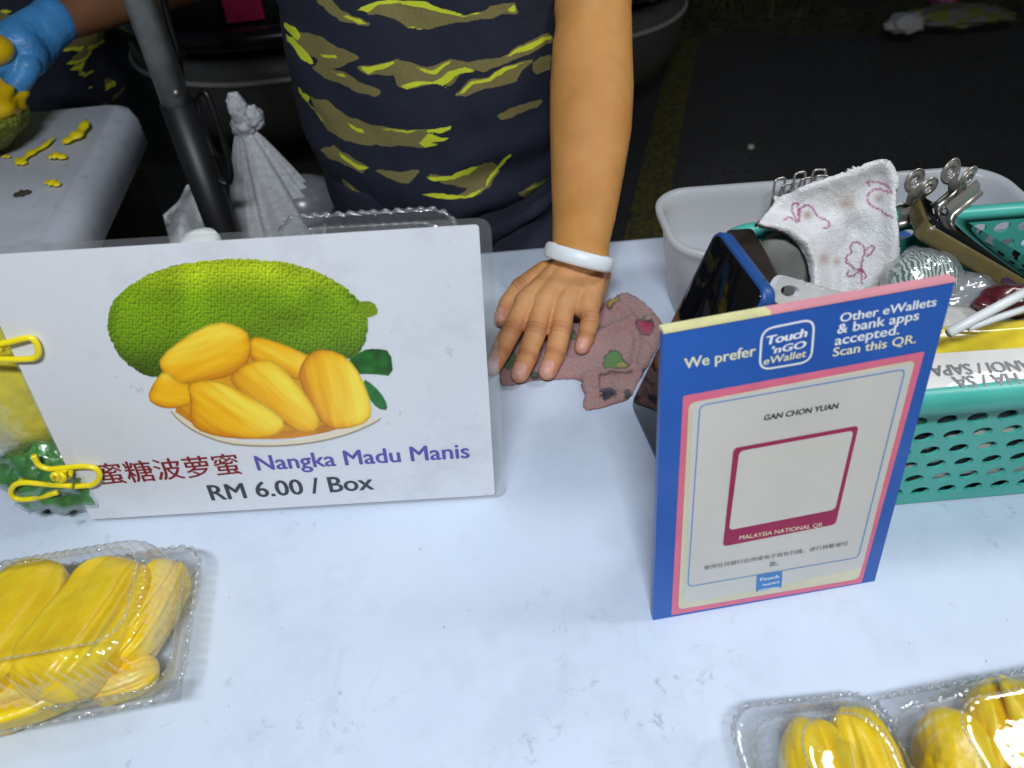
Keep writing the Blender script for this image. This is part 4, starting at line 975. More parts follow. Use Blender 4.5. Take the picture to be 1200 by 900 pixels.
# ------------------------------------------------------------------ clear clamshell boxes
def boxrings(prof, Lx, Wy, P, n=420, rib=.0, ribn=70):
    rings = []
    for ins, z, amp, r in prof:
        ol = rrect(Lx / 2 - ins, Wy / 2 - ins, max(.004, r), 10, n); c = np.linspace(0, 1, n, endpoint=False)
        t = np.roll(ol, -1, 0) - np.roll(ol, 1, 0); t /= np.linalg.norm(t, axis=1)[:, None]; nr = np.stack([t[:, 1], -t[:, 0]], 1)
        ol = ol + nr * (amp * np.abs(np.sin(c * np.pi * ribn)))[:, None]
        rings.append([P(x, y, z) for x, y in ol])
    return rings
def clam(corner, ang, Lx, Wy, hb, hl, label, anchor='right', frame=None, group='clear boxes of jackfruit'):
    a = R(ang); e = np.array([math.cos(a), math.sin(a), 0]); f = np.array([-e[1], e[0], 0]); up = np.array([0, 0, 1.0])
    c = np.asarray(corner, float)
    cen = c + (-e if anchor == 'right' else e) * Lx / 2 - f * Wy / 2; cen[2] = TZ
    if frame is not None: cen, e, f, up = frame
    P = lambda x, y, z: cen + e * x + f * y + up * z
    root = thing('clear_box', cen, label, 'food box', group)
    mesh('base_tray', *loftg(boxrings([(.016, .0015, 0, .012), (.013, .003, 0, .014), (.0085, hb - .004, .0010, .016), (.0075, hb, 0, .016), (.0, hb + .0006, 0, .016)], Lx, Wy, P), True, False), M['clear'], root)
    rb = mesh('flange', *loftg(boxrings([(.0, hb + .0006, .0012, .016), (-.001, hb + .0016, .0012, .016), (.001, hb + .0028, .0012, .016), (.006, hb + .0028, .0, .016)], Lx, Wy, P, 420, 1, 60), False, False), M['clear2'], root)
    lid = mesh('lid', *loftg(boxrings([(.006, hb + .0028, 0, .016), (.0075, hb + .006, .0004, .017), (.0090, hb + hl * .4, .0012, .018), (.0115, hb + hl * .80, .0013, .019), (.0145, hb + hl * .95, .0008, .019), (.020, hb + hl, .0002, .017), (.0235, hb + hl, 0, .016), (.0245, hb + hl - .0007, 0, .016), (.034, hb + hl - .0007, 0, .012)] or [(.006, hb + .0028, 0, .016), (.0075, hb + .006, 0, .017), (.012, hb + hl * .35, .0012, .018), (.016, hb + hl * .78, .0014, .020), (.019, hb + hl * .93, .0010, .021), (.024, hb + hl, .0003, .02), (.030, hb + hl, 0, .016), (.0312, hb + hl - .0012, 0, .016), (.04, hb + hl - .0012, 0, .012)], Lx, Wy, P), False, True), M['clear'], root)
    for ins, z, r in ((-.0008, hb + .0016, .0011), (.0068, hb + .0032, .0007), (.0198, hb + hl, .0006)):
        n_ = 480; k_ = np.arange(n_); ol_ = rrect(Lx / 2 - ins, Wy / 2 - ins, .016, 8, n_); wv = np.sin(k_ * 2 * np.pi * 80 / n_); pts = [P(x * (1 + .006 * w_ * q_), y * (1 + .009 * w_ * q_), z + .0004 * w_) for (x, y), w_, q_ in zip(ol_, wv, np.full(n_, 1.0 if z < hb + .002 else .3))]
        mesh('edge_bead', *tubeg(pts, r * (1 + .45 * wv), 8, True, cap=False), M['bead'], root)
    for sx in (-1, 1):
        p0 = P(sx * (Lx / 2 - .006), -Wy / 2 + .004, hb + .0015)
        mesh('corner_tab', *boxg(p0, (.016, .012, .0012), [e, f, up]), M['clear2'], root, False)
    return root, P
def pod(c, d, Ln, Wd, Ht, seed, label, up=(0, 0, 1), bend=.10, taper=.15, group='jackfruit pieces in the clear boxes', name='jackfruit_piece'):
    d = np.asarray(d, float); d /= np.linalg.norm(d); up = np.asarray(up, float); up = up - d * (up @ d); up /= np.linalg.norm(up); s = np.cross(up, d)
    nx, na_ = 70, 120; xs = -np.cos(np.linspace(.04, np.pi - .04, nx)); an = np.linspace(0, 2 * np.pi, na_, endpoint=False); q = np.random.default_rng(seed); rings, fibs = [], []
    crs = [(q.uniform(.5, 2.6), q.uniform(.10, .22), q.uniform(.10, .26), q.uniform(-.35, .35)) for _ in range(3)] + [(q.uniform(3.4, 6), .15, .1, .2)]
    for x in xs:
        pr = max(0.0, 1 - abs(x) ** 4.5) ** .5; ca, sa = np.cos(an), np.sin(an); e = 2 / 2.7
        y = np.sign(ca) * np.abs(ca) ** e * pr; z = np.sign(sa) * np.abs(sa) ** e * pr
        k = np.ones(na_)
        for c0_, wd, dp, tw_ in crs:
            dlt = (an - c0_ - tw_ * x + np.pi) % (2 * np.pi) - np.pi
            k -= dp * np.exp(-(dlt / wd) ** 2) * (1 - .4 * x * x); k += dp * .45 * np.exp(-((dlt - 1.7 * wd) / (1.3 * wd)) ** 2)
        nz = np.stack([np.full(na_, x * 1.0), ca, sa], 1); k += .22 * (fbm(nz, 1.6, seed, 3) - .5)
        fb = fbm(np.stack([np.full(na_, x * 1.6), ca * 5, sa * 5], 1), 1.7, seed + 9, 3); k += .05 * (fb - .5)
        y, z = y * k * (1 - taper * x), z * k * (1 - taper * .5 * x)
        rings.append(np.outer(np.full(na_, x) + .10 * (fbm(nz, 1.2, seed + 4) - .5), d) * Ln / 2 + np.outer(y + bend * (x * x - .3), s) * Wd / 2 + np.outer(z, up) * Ht / 2 + np.asarray(c, float)); fibs.append(fb)
    V, Fc = loftg(rings); o = mesh(name, V, Fc, M['flesh'], loc=c, attrs=dict(fib=np.concatenate(fibs)))
    return tag(o, label, 'fruit', group)
# left box
br, fr = pz(236, 640, .022), pz(210, 818, .022); dirn = br - fr; angL = math.degrees(math.atan2(dirn[1], dirn[0])) - 90
b1, P1 = clam(br, angL, .175, float(np.linalg.norm(dirn)), .022, .038, 'clear ribbed box of yellow jackfruit at the front left of the table')
def dirpx(p0, p1, z): a, b = pz(*p0, z), pz(*p1, z); return b - a
wl = float(np.linalg.norm(dirn)); dg = dirpx((100, 795), (188, 668), .03); dg[2] = 0
pod(P1(.034, -.001, .030), dg, .088, .050, .042, 3, 'broad jackfruit slab nearest the right end of the left box')
pod(P1(-.014, .004, .035), dg * (1, .9, 1), .090, .056, .034, 5, 'jackfruit slab lying across the middle of the left box')
pod(P1(-.060, .004, .033), dg, .092, .050, .036, 8, 'jackfruit slab at the far left end of the left box')
pod(P1(.058, .010, .020), dg, .070, .036, .030, 17, 'small jackfruit piece tucked into the back right corner of the left box')
pod(P1(.052, -.028, .014), (1, .3, 0), .036, .022, .018, 18, 'little jackfruit chunk in the front right corner of the left box')
pod(P1(-.010, -.030, .019), (1, .25, 0), .090, .032, .032, 13, 'low jackfruit piece along the front wall of the left box')
pod(P1(-.070, -.030, .018), (1, -.1, 0), .050, .032, .028, 14, 'low jackfruit piece at the front left of the left box')
# green rubber band round the left box
bd = []
for x, y, z in ((-.012, -.055, .0), (-.012, -.060, .022), (-.010, -.041, .0602), (-.006, .0, .0606), (-.001, .041, .0602), (.003, .060, .022), (.003, .055, .0), (-.006, 0, -.0)):
    bd.append(P1(x - .034, y * float(np.linalg.norm(dirn)) / .115, max(z, .0008)))
tag(mesh('rubber_band', *tubeg(bd, .0010, 8, True, cap=False), M['green_band'], loc=P1(-.05, 0, 0)), 'thin green rubber band stretched round the left clear box', 'rubber band')
# two boxes at the lower right edge
c2 = pz(852, 833, .022); b2, P2 = clam(c2, 3, .080, .115, .022, .034, 'small clear box of jackfruit at the bottom edge beside the wider box', 'left')
c3 = pz(1012, 823, .024); b3, P3 = clam(c3, 7, .165, .115, .022, .040, 'wide clear box of jackfruit cut off by the bottom right corner', 'left')
def boxpt(px, py, z): return pz(px, py, z)
pod(P2(-.011, .012, .027), (.22, 1, 0), .072, .034, .036, 23, 'jackfruit piece at the left of the small box at the bottom edge')
pod(P2(.014, .014, .029), (.10, 1, .05), .070, .032, .034, 24, 'jackfruit piece at the right of the small box at the bottom edge')
pod(P2(.002, -.036, .018), (1, .1, 0), .056, .034, .030, 29, 'jackfruit piece at the near end of the small box')
pod(P3(-.062, .008, .030), (.25, 1, 0), .078, .036, .042, 31, 'upright jackfruit piece at the left end of the wide box')
pod(P3(-.026, .013, .035), (.25, 1, .0), .080, .050, .040, 37, 'large glossy jackfruit piece in the middle of the wide box')
pod(P3(.026, .012, .034), (.3, 1, 0), .080, .050, .042, 41, 'jackfruit piece at the right end of the wide box')
pod(P3(-.02, -.040, .016), (1, .1, 0), .09, .028, .024, 43, 'low jackfruit piece along the near wall of the wide box')

# ------------------------------------------------------------------ things behind the price sign
def behind(px, py, extra=.012):      # point of the sign plane pushed back
    return pplane(px, py, PS.o, PS.n) - PS.n * extra
p0, p1 = behind(308, 288, .040), behind(526, 273, .040); ctr = (p0 + p1) / 2; wbx = float(np.linalg.norm(p1 - p0)); ztop = ctr[2]
hh = ztop - TZ - .002; vv = PS.v; ee = PS.u
cen = ctr - vv * (hh / 2) / vv[2]; cen = cen + PS.n * .0
rt_, Pb = clam((0, 0, 0), 0, wbx + .004, hh / vv[2], .020, .030, 'empty clear box standing on end behind the price sign with its ribbed edge showing', frame=(cen - PS.n * .022, ee, vv, PS.n), group=None)
# white squeeze bottle whose cap peeps over the sign
bt = behind(209, 304, .035); br0 = np.array([bt[0], bt[1] + .0, TZ])
bot = thing('sauce_bottle', br0, 'white round capped bottle peeping over the top edge of the price sign', 'bottle')
def lathe(c, prof, n=48): a = np.linspace(0, 2 * np.pi, n, endpoint=False); return loftg([np.stack([c[0] + r * np.cos(a), c[1] + r * np.sin(a), np.full(n, c[2] + z)], 1) for r, z in prof])
hb_ = bt[2] - TZ
mesh('bottle_body', *lathe(br0, [(.024, .001), (.026, .004), (.026, hb_ - .06), (.022, hb_ - .035), (.010, hb_ - .022), (.010, hb_ - .016)]), M['whiteplastic'], bot)
mesh('cap', *lathe(br0, [(.0118, hb_ - .018), (.012, hb_ - .004), (.0105, hb_ - .0005), (.004, hb_ + .0012)]), M['whiteplastic'], bot)
# yellow fruit bag and green pack at the sign's left edge
yb = PS.P(PS.uv(-22, 470), -.034)[0]
root = thing('fruit_bag', (yb[0], yb[1], TZ), 'clear bag of yellow jackfruit showing at the left edge of the price sign', 'bag')
V, Fc = uvsphere((0, 0, 0), (1, 1, 1), 72, 48); V = V * (1 + .35 * (fbm(V, 2.0, 12, 4)[:, None] - .5)) * (.062, .026, .074)
A_ = np.array([PS.u, PS.n, PS.v]); zl = TZ + .075
mesh('film', V @ A_ + yb, Fc, M['yellowbag'], root)
V2, F2 = uvsphere((0, 0, 0), (1, 1, 1), 48, 32); V2 = V2 * (1 + .35 * (fbm(V2, 2.4, 14, 4)[:, None] - .5)) * (.053, .020, .064)
mesh('contents', V2 @ A_ + yb, F2, M['bagfruit'], root)
gb = PS.P(PS.uv(50, 566), -.016)[0]; gb[2] = TZ + .028
root = thing('leaf_pack', (gb[0], gb[1], TZ), 'green wrapped pack tucked under the lower left corner of the sign', 'bag')
V, Fc = uvsphere((0, 0, 0), (1, 1, 1), 64, 40); V = V * (1 + .8 * (fbm(V, 2.9, 15, 4)[:, None] - .5))
mesh('film', V * (.036, .026, .030) + gb, Fc, M['clear'], root)
mesh('contents', V * (.034, .0245, .0285) + gb, Fc, M['greenfill'], root)

# ------------------------------------------------------------------ pink cloth under the hand
cl = [(584,452),(587,425),(600,400),(640,378),(688,372),(700,362),(712,352),(733,339),(752,350),(768,366),(779,382),(772,405),(758,430),(752,440),(745,452),(738,466),(720,472),(702,477),(688,481),(682,472),(686,462),(681,452),(682,444),(665,442),(650,443),(625,444),(604,449)]
B2 = smooth_poly(np.array([pz(x, y, .003)[:2] for x, y in cl]), 1); _k = np.arange(0, 1, .02)
B2 = np.concatenate([B2[i] + (np.roll(B2, -1, 0)[i] - B2[i]) * np.linspace(0, 1, max(2, int(np.linalg.norm(np.roll(B2, -1, 0)[i] - B2[i]) / .0017)), endpoint=False)[:, None] for i in range(len(B2))])
B2 = B2 + .0011 * (rng.random(B2.shape) - .5)
V2, F2 = fill_poly(B2, .0016)
W3 = np.concatenate([V2, np.full((len(V2), 1), TZ + .003)], 1); Q = pix(W3)
ed = -sdf(V2, B2)
zc = .0022 + .0035 * (fbm(V2, 45, 3, 2) - .35) * sstep(0, .012, ed)
f1 = ldist(Q, [(682, 446), (705, 441), (735, 437), (765, 432)]); zc += .0055 * np.exp(-(f1 / 5) ** 2) + .0016 * (Q[:, 1] > 442) * 0
f2 = ldist(Q, [(695, 398), (730, 382), (765, 378)]); zc += .0060 * np.exp(-(f2 / 6) ** 2)
zc += .0045 * np.exp(-(ldist(Q, [(712, 356), (735, 366), (748, 400), (742, 430)]) / 5) ** 2) + .004 * np.exp(-(ldist(Q, [(684, 455), (700, 462), (735, 466)]) / 4) ** 2)
f3 = ldist(Q, [(715, 440), (716, 470)]); zc += .0018 * np.exp(-(f3 / 4) ** 2)
for k, ch in J.items():                       # the fingers press it down
    for (a, ra), (b_, rb_) in zip(ch[:-1], ch[1:]):
        for t in np.linspace(0, 1, 5):
            c = a + (b_ - a) * t; r = ra + (rb_ - ra) * t; dd = np.linalg.norm(V2 - c[:2], axis=1)
            lim = c[2] - TZ - np.sqrt(np.maximum(r * r - np.minimum(dd, r) ** 2, 0)) - .0007
            zc = np.where(dd < r * 1.05, np.minimum(zc, np.maximum(lim, .0012)), zc)
zc = np.maximum(zc, .0008) * sstep(-.001, .003, ed) + .0009 + .0011 * (rng.random(len(V2)) - .3) + .0022 * (fbm(V2, 130, 13, 2) - .5)
zc = np.maximum(zc, .0013)
mask = np.zeros(len(Q)); col = np.zeros((len(Q), 3))
Qj = Q + 2.2 * (np.stack([fbm(Q, .25, 5), fbm(Q, .25, 6)], 1) - .5)
def stamp(poly, c, out=(.02, .022, .02), wd=1.6):
    global mask, col
    d = sdf(Qj, smooth_poly(poly, 1)); a = sstep(wd + .6, wd - .6, d); k = sstep(.6, -.6, d)[:, None]
    cc = np.asarray(out) * (1 - k) + np.asarray(c) * k; col = col * (1 - a[:, None]) + cc * a[:, None]; mask = np.maximum(mask, a)
stamp([(708,425),(712,415),(722,412),(728,420),(735,428),(736,436),(720,438),(710,436)], (.07, .26, .02)); stamp([(720,428),(730,424),(737,433),(728,437)], (.55, .38, .02), wd=.2)
stamp([(744,386),(750,380),(757,384),(764,381),(765,388),(759,394),(750,394)], (.42, .02, .08)); stamp([(751,380),(754,376),(757,381)], (.06, .2, .03), wd=.6)
stamp([(711,362),(718,352),(724,346),(725,353),(717,362)], (.50, .30, .01)); stamp([(668,392),(674,390),(676,397),(670,399)], (.10, .26, .02))
stamp([(705,466),(710,457),(716,460),(722,464),(716,468),(708,469)], (.02, .02, .05)); stamp([(731,460),(738,457),(740,464),(734,467)], (.02, .02, .05)); stamp([(590,428),(598,420),(602,412),(604,424),(596,434)], (.03, .10, .02)); stamp([(620,441),(628,436),(632,443)], (.03, .08, .02))
seam = np.minimum(ldist(Q, [(702, 444), (703, 468)]), ldist(Q, [(703, 444), (740, 440)])); a = sstep(1.2, .4, seam); col = col * (1 - a[:, None]) + np.array((.03, .02, .02)) * a[:, None]; mask = np.maximum(mask, a * .8)
c0 = W3.mean(0); c0[2] = TZ
cloth = mesh('cloth', np.column_stack([V2, TZ + zc]), F2, M['cloth'], None, True, dict(mask=mask), col, loc=c0)
tag(cloth, 'dusty pink terry cloth with fruit prints under the bare hand', 'cloth'); solidify(cloth, .0012, -1)

# ------------------------------------------------------------------ basket, tub and what they hold
Z3 = np.array([0, 0, 1.0])
fl, frr = pz(1047, 609, 0), pz(1200, 597, 0); BE = frr - fl; BE /= np.linalg.norm(BE); ang = math.atan2(BE[1], BE[0]) * .5 + R(3.2) * .5
BE = np.array([math.cos(ang), math.sin(ang), 0]); BN = np.array([-BE[1], BE[0], 0])
bh = .118; lr = pz(893, 350, bh); fr_y = pz(1150, 454, bh); bk = pz(870, 270, bh)
left = lr @ BE - .002; front = fr_y @ BN; backv = bk @ BN + .004
BL_, BD = .36, backv - front
bcen = BE * (left + BL_ / 2) + BN * (front + BD / 2); bcen[2] = TZ
def BP(x, y, z): return bcen + BE * x + BN * y + Z3 * z
basket = thing('storage_basket', bcen, 'teal plastic basket with rows of oval holes full of odds and ends', 'basket')
hw0, hd0, rad0 = BL_ / 2 - .003, BD / 2 - .003, .022
ol = rrect(hw0, hd0, rad0, 12, 2400); seg = np.linalg.norm(np.roll(ol, -1, 0) - ol, axis=1); s_acc = np.concatenate([[0], np.cumsum(seg)]); per = s_acc[-1]
ncol = int(per / .0182); holes = []
for row in range(7):
    z = .0155 + row * .0146
    for c in range(ncol):
        s = (c + .5 * (row % 2) + .35) * per / ncol
        if s > per - .008: continue
        t = np.linspace(0, 2 * np.pi, 16, endpoint=False); holes.append(np.stack([s + .0063 * np.cos(t), z + .0047 * np.sin(t)], 1))
Vw, Fw = fill_poly([(0, .002), (per, .002), (per, bh - .004), (0, bh - .004)], .011, holes, 0)
olc = np.concatenate([ol, ol[:1]])
def wrapw(V):
    x = np.interp(V[:, 0], s_acc, olc[:, 0]); y = np.interp(V[:, 0], s_acc, olc[:, 1]); k = 1 - .035 * (1 - V[:, 1] / bh)
    return np.array([BP(a * (1 - .02 * (1 - z / bh)), b_ * (1 - .045 * (1 - z / bh)), z) for a, b_, z in zip(x, y, V[:, 1])])
wall = mesh('perforated_wall', wrapw(Vw), Fw, M['teal'], basket, False); solidify(wall, .0022, 0)
rim = [[BP(x, y, z) for x, y in rrect(hw0 + o_, hd0 + o_, rad0 + o_, 12)] for o_, z in ((-.0015, bh - .006), (-.002, bh - .001), (.0, bh + .0008), (.006, bh), (.0085, bh - .002), (.009, bh - .012), (.0075, bh - .013))]
solidify(mesh('rim', *loftg(rim, False, False), M['teal'], basket), .0015, -1)
mesh('base_panel', *loftg([[BP(x, y, z) for x, y in rrect(hw0 * .978, hd0 * .952, rad0, 12)] for z in (.0012, .0036)]), M['teal'], basket, False)
# translucent tub behind
tang = ang; th = .088; tl0 = pz(769, 246, th)
tback = pz(900, 212, th) @ BN; tleft = tl0 @ BE + .0; tright = pz(1197, 222, th) @ BE; tfront = backv + .010
tcx, tcy = (tleft + tright) / 2, (tfront + tback) / 2; thw, thd = (tright - tleft) / 2, (tback - tfront) / 2
tcen = BE * tcx + BN * tcy; tcen[2] = TZ
def TP(x, y, z): return tcen + BE * x + BN * y + Z3 * z
tub = thing('food_tub', tcen, 'cloudy white plastic tub behind the teal basket', 'tub')
prof = [(-.022, .001), (-.018, .003), (-.006, th - .012), (-.004, th - .008), (-.001, th - .006), (0, th - .001), (-.001, th + .0005), (-.005, th + .0002), (-.007, th - .004), (-.0085, th - .010), (-.0205, .006), (-.024, .0042)]
tubm = mesh('tub_wall', *loftg([[TP(x, y, z) for x, y in rrect(thw + o_, thd + o_, .034 + o_ * .6, 12)] for o_, z in prof]), M['tub'], tub)
# faded bits in the tub
lump('folded_bag', TP(-.075, .0, .030), (.042, .024, .024), M['pinklitter'], 'pink folded bag seen faintly through the cloudy tub', 'bag', 21, .4)
lump('folded_bag', TP(.03, .0, .030), (.060, .026, .026), M['board'], 'blue folded bag seen faintly through the cloudy tub', 'bag', 22, .4)
# blue phone leaning on the basket's end wall
ph0, ph1 = pz(738, 476, 0), pz(776, 561, 0); pu = ph1 - ph0; pw = float(np.linalg.norm(pu)); pu /= pw; pn = np.array([-pu[1], pu[0], 0]); pn = pn if pn[0] > 0 else -pn
best = None
for th_ in np.arange(50, 89, .5):
    for ln_ in np.arange(.145, .175, .003):
        v = pn * math.cos(R(th_)) + Z3 * math.sin(R(th_)); q = pix(ph0 + v * ln_)[0]; e = np.hypot(*(q - (838, 270)))
        if best is None or e < best[0]: best = (e, th_, ln_)
thp, pl = best[1], best[2]; pv = pn * math.cos(R(thp)) + Z3 * math.sin(R(thp)); pf = np.cross(pu, pv); pf = pf if pf @ (CAM - ph0) > 0 else -pf
phone_dbg = (best, pw)
def phone(name, o, u, v, f, wd, ln, th, rad, body, label, group='phones by the basket'):
    root = thing(name, o + u * wd / 2, label, 'phone', group)
    c = o + u * wd / 2 + v * ln / 2
    rg = [[c + u * x + v * y + f * z for x, y in rrect(wd / 2 - i, ln / 2 - i, rad - i, 10)] for i, z in ((.0022, -th), (.0006, -th + .0012), (0, -th + .003), (0, -.0016), (.0008, -.0003), (.0016, 0))]
    mesh('body', *loftg(rg), body, root)
    rg = [[c + u * x + v * y + f * z for x, y in rrect(wd / 2 - i, ln / 2 - i, rad - i, 10)] for i, z in ((.0026, -.0006), (.0026, .0003), (.0032, .0006))]
    mesh('screen', *loftg(rg), M['glass'], root)
    return root, c
ph, pc_ = phone('mobile_phone', ph0 + Z3 * .0025 - pn * .0, pu, pv, pf, pw, pl, .0098, .009, M['phoneblue'], 'blue cased phone leaning steeply against the end of the teal basket')
mesh('microphone_hole', *capsuleg(ph0 + pv * pl + pu * pw * .80 - pf * .005, ph0 + pv * (pl + .0028) + pu * pw * .80 - pf * .005, .0008, .0008, 8), M['blackplastic'], ph)
# dark wallet just inside the end wall
wt_ = py_(872, 288, .425)
tag(bevel(mesh('wallet', *boxg((wt_[0] + .004, wt_[1] - .012, (wt_[2] + TZ + .006) / 2), (.020, .070, wt_[2] - TZ - .006), [BE, BN, Z3]), M['darkleather'], None, False, loc=(wt_[0], wt_[1], TZ + .06)), .003), 'dark leather wallet standing between the blue phone and the towel', 'wallet')
# folded towel
tw_px = smooth_poly([(887,264),(900,246),(925,226),(955,213),(985,205),(1008,196),(1030,187),(1036,188),(1041,204),(1048,228),(1052,255),(1055,290),(1056,330),(1057,372),(1020,400),(980,400),(945,392),(945,360),(949,340),(948,326),(946,312),(940,296),(932,284),(920,274),(905,267)], 1)
Vt, Ft = fill_poly(tw_px, 2.4)
Yt = .425 + (330 - Vt[:, 1]) * .00030 + (Vt[:, 0] - 960) * .00006
def ridge(line, wd, h):
    return -h * np.exp(-(ldist(Vt, line) / wd) ** 2)
Yt += ridge([(890, 262), (925, 268), (946, 284), (956, 306), (958, 330), (955, 380)], 11, .014)           # rolled inner edge
Yt += ridge([(1047, 200), (1050, 290), (1052, 380)], 14, .010) + ridge([(940, 222), (1035, 190)], 10, .006)
Yt += ridge([(998, 270), (985, 300), (990, 380)], 18, -.012) + ridge([(975, 245), (1030, 215)], 16, -.007)
Yt += .006 * (fbm(Vt, .02, 77, 3) - .5) + .0016 * (fbm(Vt, .35, 78, 2) - .5)
W3 = np.array([py_(x, y, Y) for (x, y), Y in zip(Vt, Yt)])
of = lambda l: [(860 + x / 5, 180 + y / 5) for x, y in l]
lines = [[(295,385),(330,375),(370,400),(345,350),(345,300),(380,290),(375,340),(385,400)],[(385,380),(390,330),(430,300),(470,330),(495,370),(550,395),(555,430),(520,440)],[(790,190),(785,165),(830,165),(890,185),(920,210),(915,235),(880,215),(830,210),(790,235),(785,275),(810,310),(850,325),(880,350),(930,375)],
 [(655,640),(665,600),(690,575),(680,540),(710,520),(750,535),(765,570),(755,620),(740,670),(710,680),(680,650),(655,640)],[(765,570),(800,545),(820,550),(810,580),(780,600)],[(670,690),(665,710),(690,720),(720,700),(745,690),(750,760)],[(745,670),(775,710),(770,730)]]
Vj = Vt + .9 * (np.stack([fbm(Vt, .5, 1), fbm(Vt, .5, 2)], 1) - .5); pk = np.zeros(len(Vt))
for l in lines: pk = np.maximum(pk, sstep(1.5, .5, ldist(Vj, spline(of(l), 4))))
stn = np.zeros(len(Vt))
for x, y, r in ((665, 295, 11), (850, 262, 6), (430, 360, 6), (530, 615, 8), (600, 630, 5)): stn = np.maximum(stn, np.exp(-(np.hypot(Vt[:, 0] - 860 - x / 5, Vt[:, 1] - 180 - y / 5) / r) ** 2) * .75)
stn *= .4 + 1.0 * fbm(Vt, .25, 9)
tc = W3.mean(0); towel = mesh('towel', W3, Ft, M['towel'], None, True, dict(pink=pk, stain=np.clip(stn, 0, 1)), loc=(tc[0], tc[1], TZ + .01))
tag(towel, 'white terry towel with pink outline drawings standing folded in the basket', 'towel'); solidify(towel, .006, 1)
# grey case under the towel fold
gc = py_(927, 316, .440); g0 = py_(908, 270, .440); ga = py_(944, 354, .430); gd = (g0 - ga) / np.linalg.norm(g0 - ga); gs = np.cross(gd, (CAM - gc) / np.linalg.norm(CAM - gc)); gs /= np.linalg.norm(gs); gt = np.cross(gd, gs)
V, Fc = uvsphere((0, 0, 0), (1, 1, 1), 48, 32); V = np.sign(V) * np.abs(V) ** .8
tag(mesh('glasses_case', (V * (.021, .012, .036)) @ np.array([gs, gt, gd]) + gc - Z3 * .004, Fc, M['greycase'], loc=gc), 'grey fabric case tucked under the rolled towel edge', 'case')
# clear spoon
sp0, sp1 = py_(908, 338, .352), py_(985, 352, .392); sd_ = (sp1 - sp0) / np.linalg.norm(sp1 - sp0); su = np.cross(sd_, (CAM - sp0) / np.linalg.norm(CAM - sp0)); su /= np.linalg.norm(su); sn = np.cross(su, sd_); sn = sn if sn @ (CAM - sp0) > 0 else -sn
root = thing('plastic_spoon', sp0, 'cloudy plastic spoon handle with a slot poking over the blue board', 'spoon')
hl_ = .115; o1 = np.array([(.010 * math.cos(a) + .006, .0085 * math.sin(a)) for a in np.linspace(R(90), R(270), 14)]); o1 = np.concatenate([o1, [(hl_, -.0045), (hl_, .0045)]]); slot = np.array([(.016 + .012 * math.cos(a), .0035 * math.sin(a)) for a in np.linspace(0, 2 * np.pi, 18, endpoint=False)])
Vv, Ff = fill_poly(o1, .003, [slot], 0, True); hnd = mesh('handle', sp0 + Vv[:, :1] * sd_ + Vv[:, 1:2] * su, Ff, M['spoon'], root, False); solidify(hnd, .0035, 0)
bw = sp0 + sd_ * (hl_ + .015); V, Fc = uvsphere((0, 0, 0), (.020, .014, .004), 28, 16); mesh('bowl', V @ np.array([sd_, su, sn]) + bw - sn * .002, Fc, M['spoon'], root)
# big steel bulldog clips on the back rim
def bulldog(c, yaw, tilt, label, size=1.0, group='steel bulldog clips on the basket rim'):
    A = np.array(Matrix.Rotation(yaw, 3, 'Z') @ Matrix.Rotation(tilt, 3, 'Y')).T
    W = lambda v: np.asarray(c, float) + (np.asarray(v, float) * size) @ A
    root = thing('bulldog_clip', c, label, 'clip', group)
    for s in (-1, 1):
        # jaw plate: sloping shoulder, rolled lip
        pr = [(0, .0035 * s, .0085), (0, .0068 * s, .0045), (0, .0072 * s, -.003)]
        rings = [[W((x, y, z)) for x in np.linspace(-.0165, .0165, 2)] for _, y, z in pr]
        Vv, Ff = loftg(rings, False, False, False); solidify(mesh('jaw', Vv, Ff, M['chrome'], root, False), .0012, 0)
        mesh('lip', *tubeg([W((x, .0072 * s, -.0045)) for x in (-.0175, 0, .0175)], .0030 * size, 14), M['chrome'], root)
        # handle: neck widening to a ring with a hole
        t = np.linspace(R(-62), R(242), 26); outl = [(-.0055, -.012), (.0055, -.012)] + [(.0095 * math.cos(a), .0095 * math.sin(a) + .006) for a in t]
        hol = np.array([(.0042 * math.cos(a), .0042 * math.sin(a) + .006) for a in np.linspace(0, 2 * np.pi, 20, endpoint=False)])
        Vv, Ff = fill_poly(outl, .004, [hol], 0, False)
        V3 = np.array([W((x, s * (.0025 + .0055 * sstep(-.012, .012, np.array([z]))[0]), z + .019)) for x, z in Vv]); solidify(mesh('handle', V3, Ff, M['chrome'], root, True), .0013, 0)
        mesh('ring', *tubeg([W((.0045 * math.cos(a), s * .0082, .0045 * math.sin(a) + .027)) for a in np.linspace(0, 2 * np.pi, 24, endpoint=False)], .0012 * size, 8, True), M['chrome'], root)
        mesh('ring', *tubeg([W((.0090 * math.cos(a), s * (.0025 + .0055 * sstep(-.012, .012, np.array([.006 + .009 * math.sin(a)]))[0]), .009 * math.sin(a) + .027)) for a in np.linspace(R(-60), R(240), 28)], .0010 * size, 8), M['chrome'], root)
    return root
yr = backv - .003
k1 = pz(1066, 250, bh + .001); bulldog(k1 + Z3 * .001, ang + .25, .0, 'upright bulldog clip on the back rim beside the towel', .86)
k2 = pz(1118, 238, bh + .004); bulldog(k2 + Z3 * .004, ang + .45, -.42, 'tilted bulldog clip further along the back rim above the olive phone', .92)
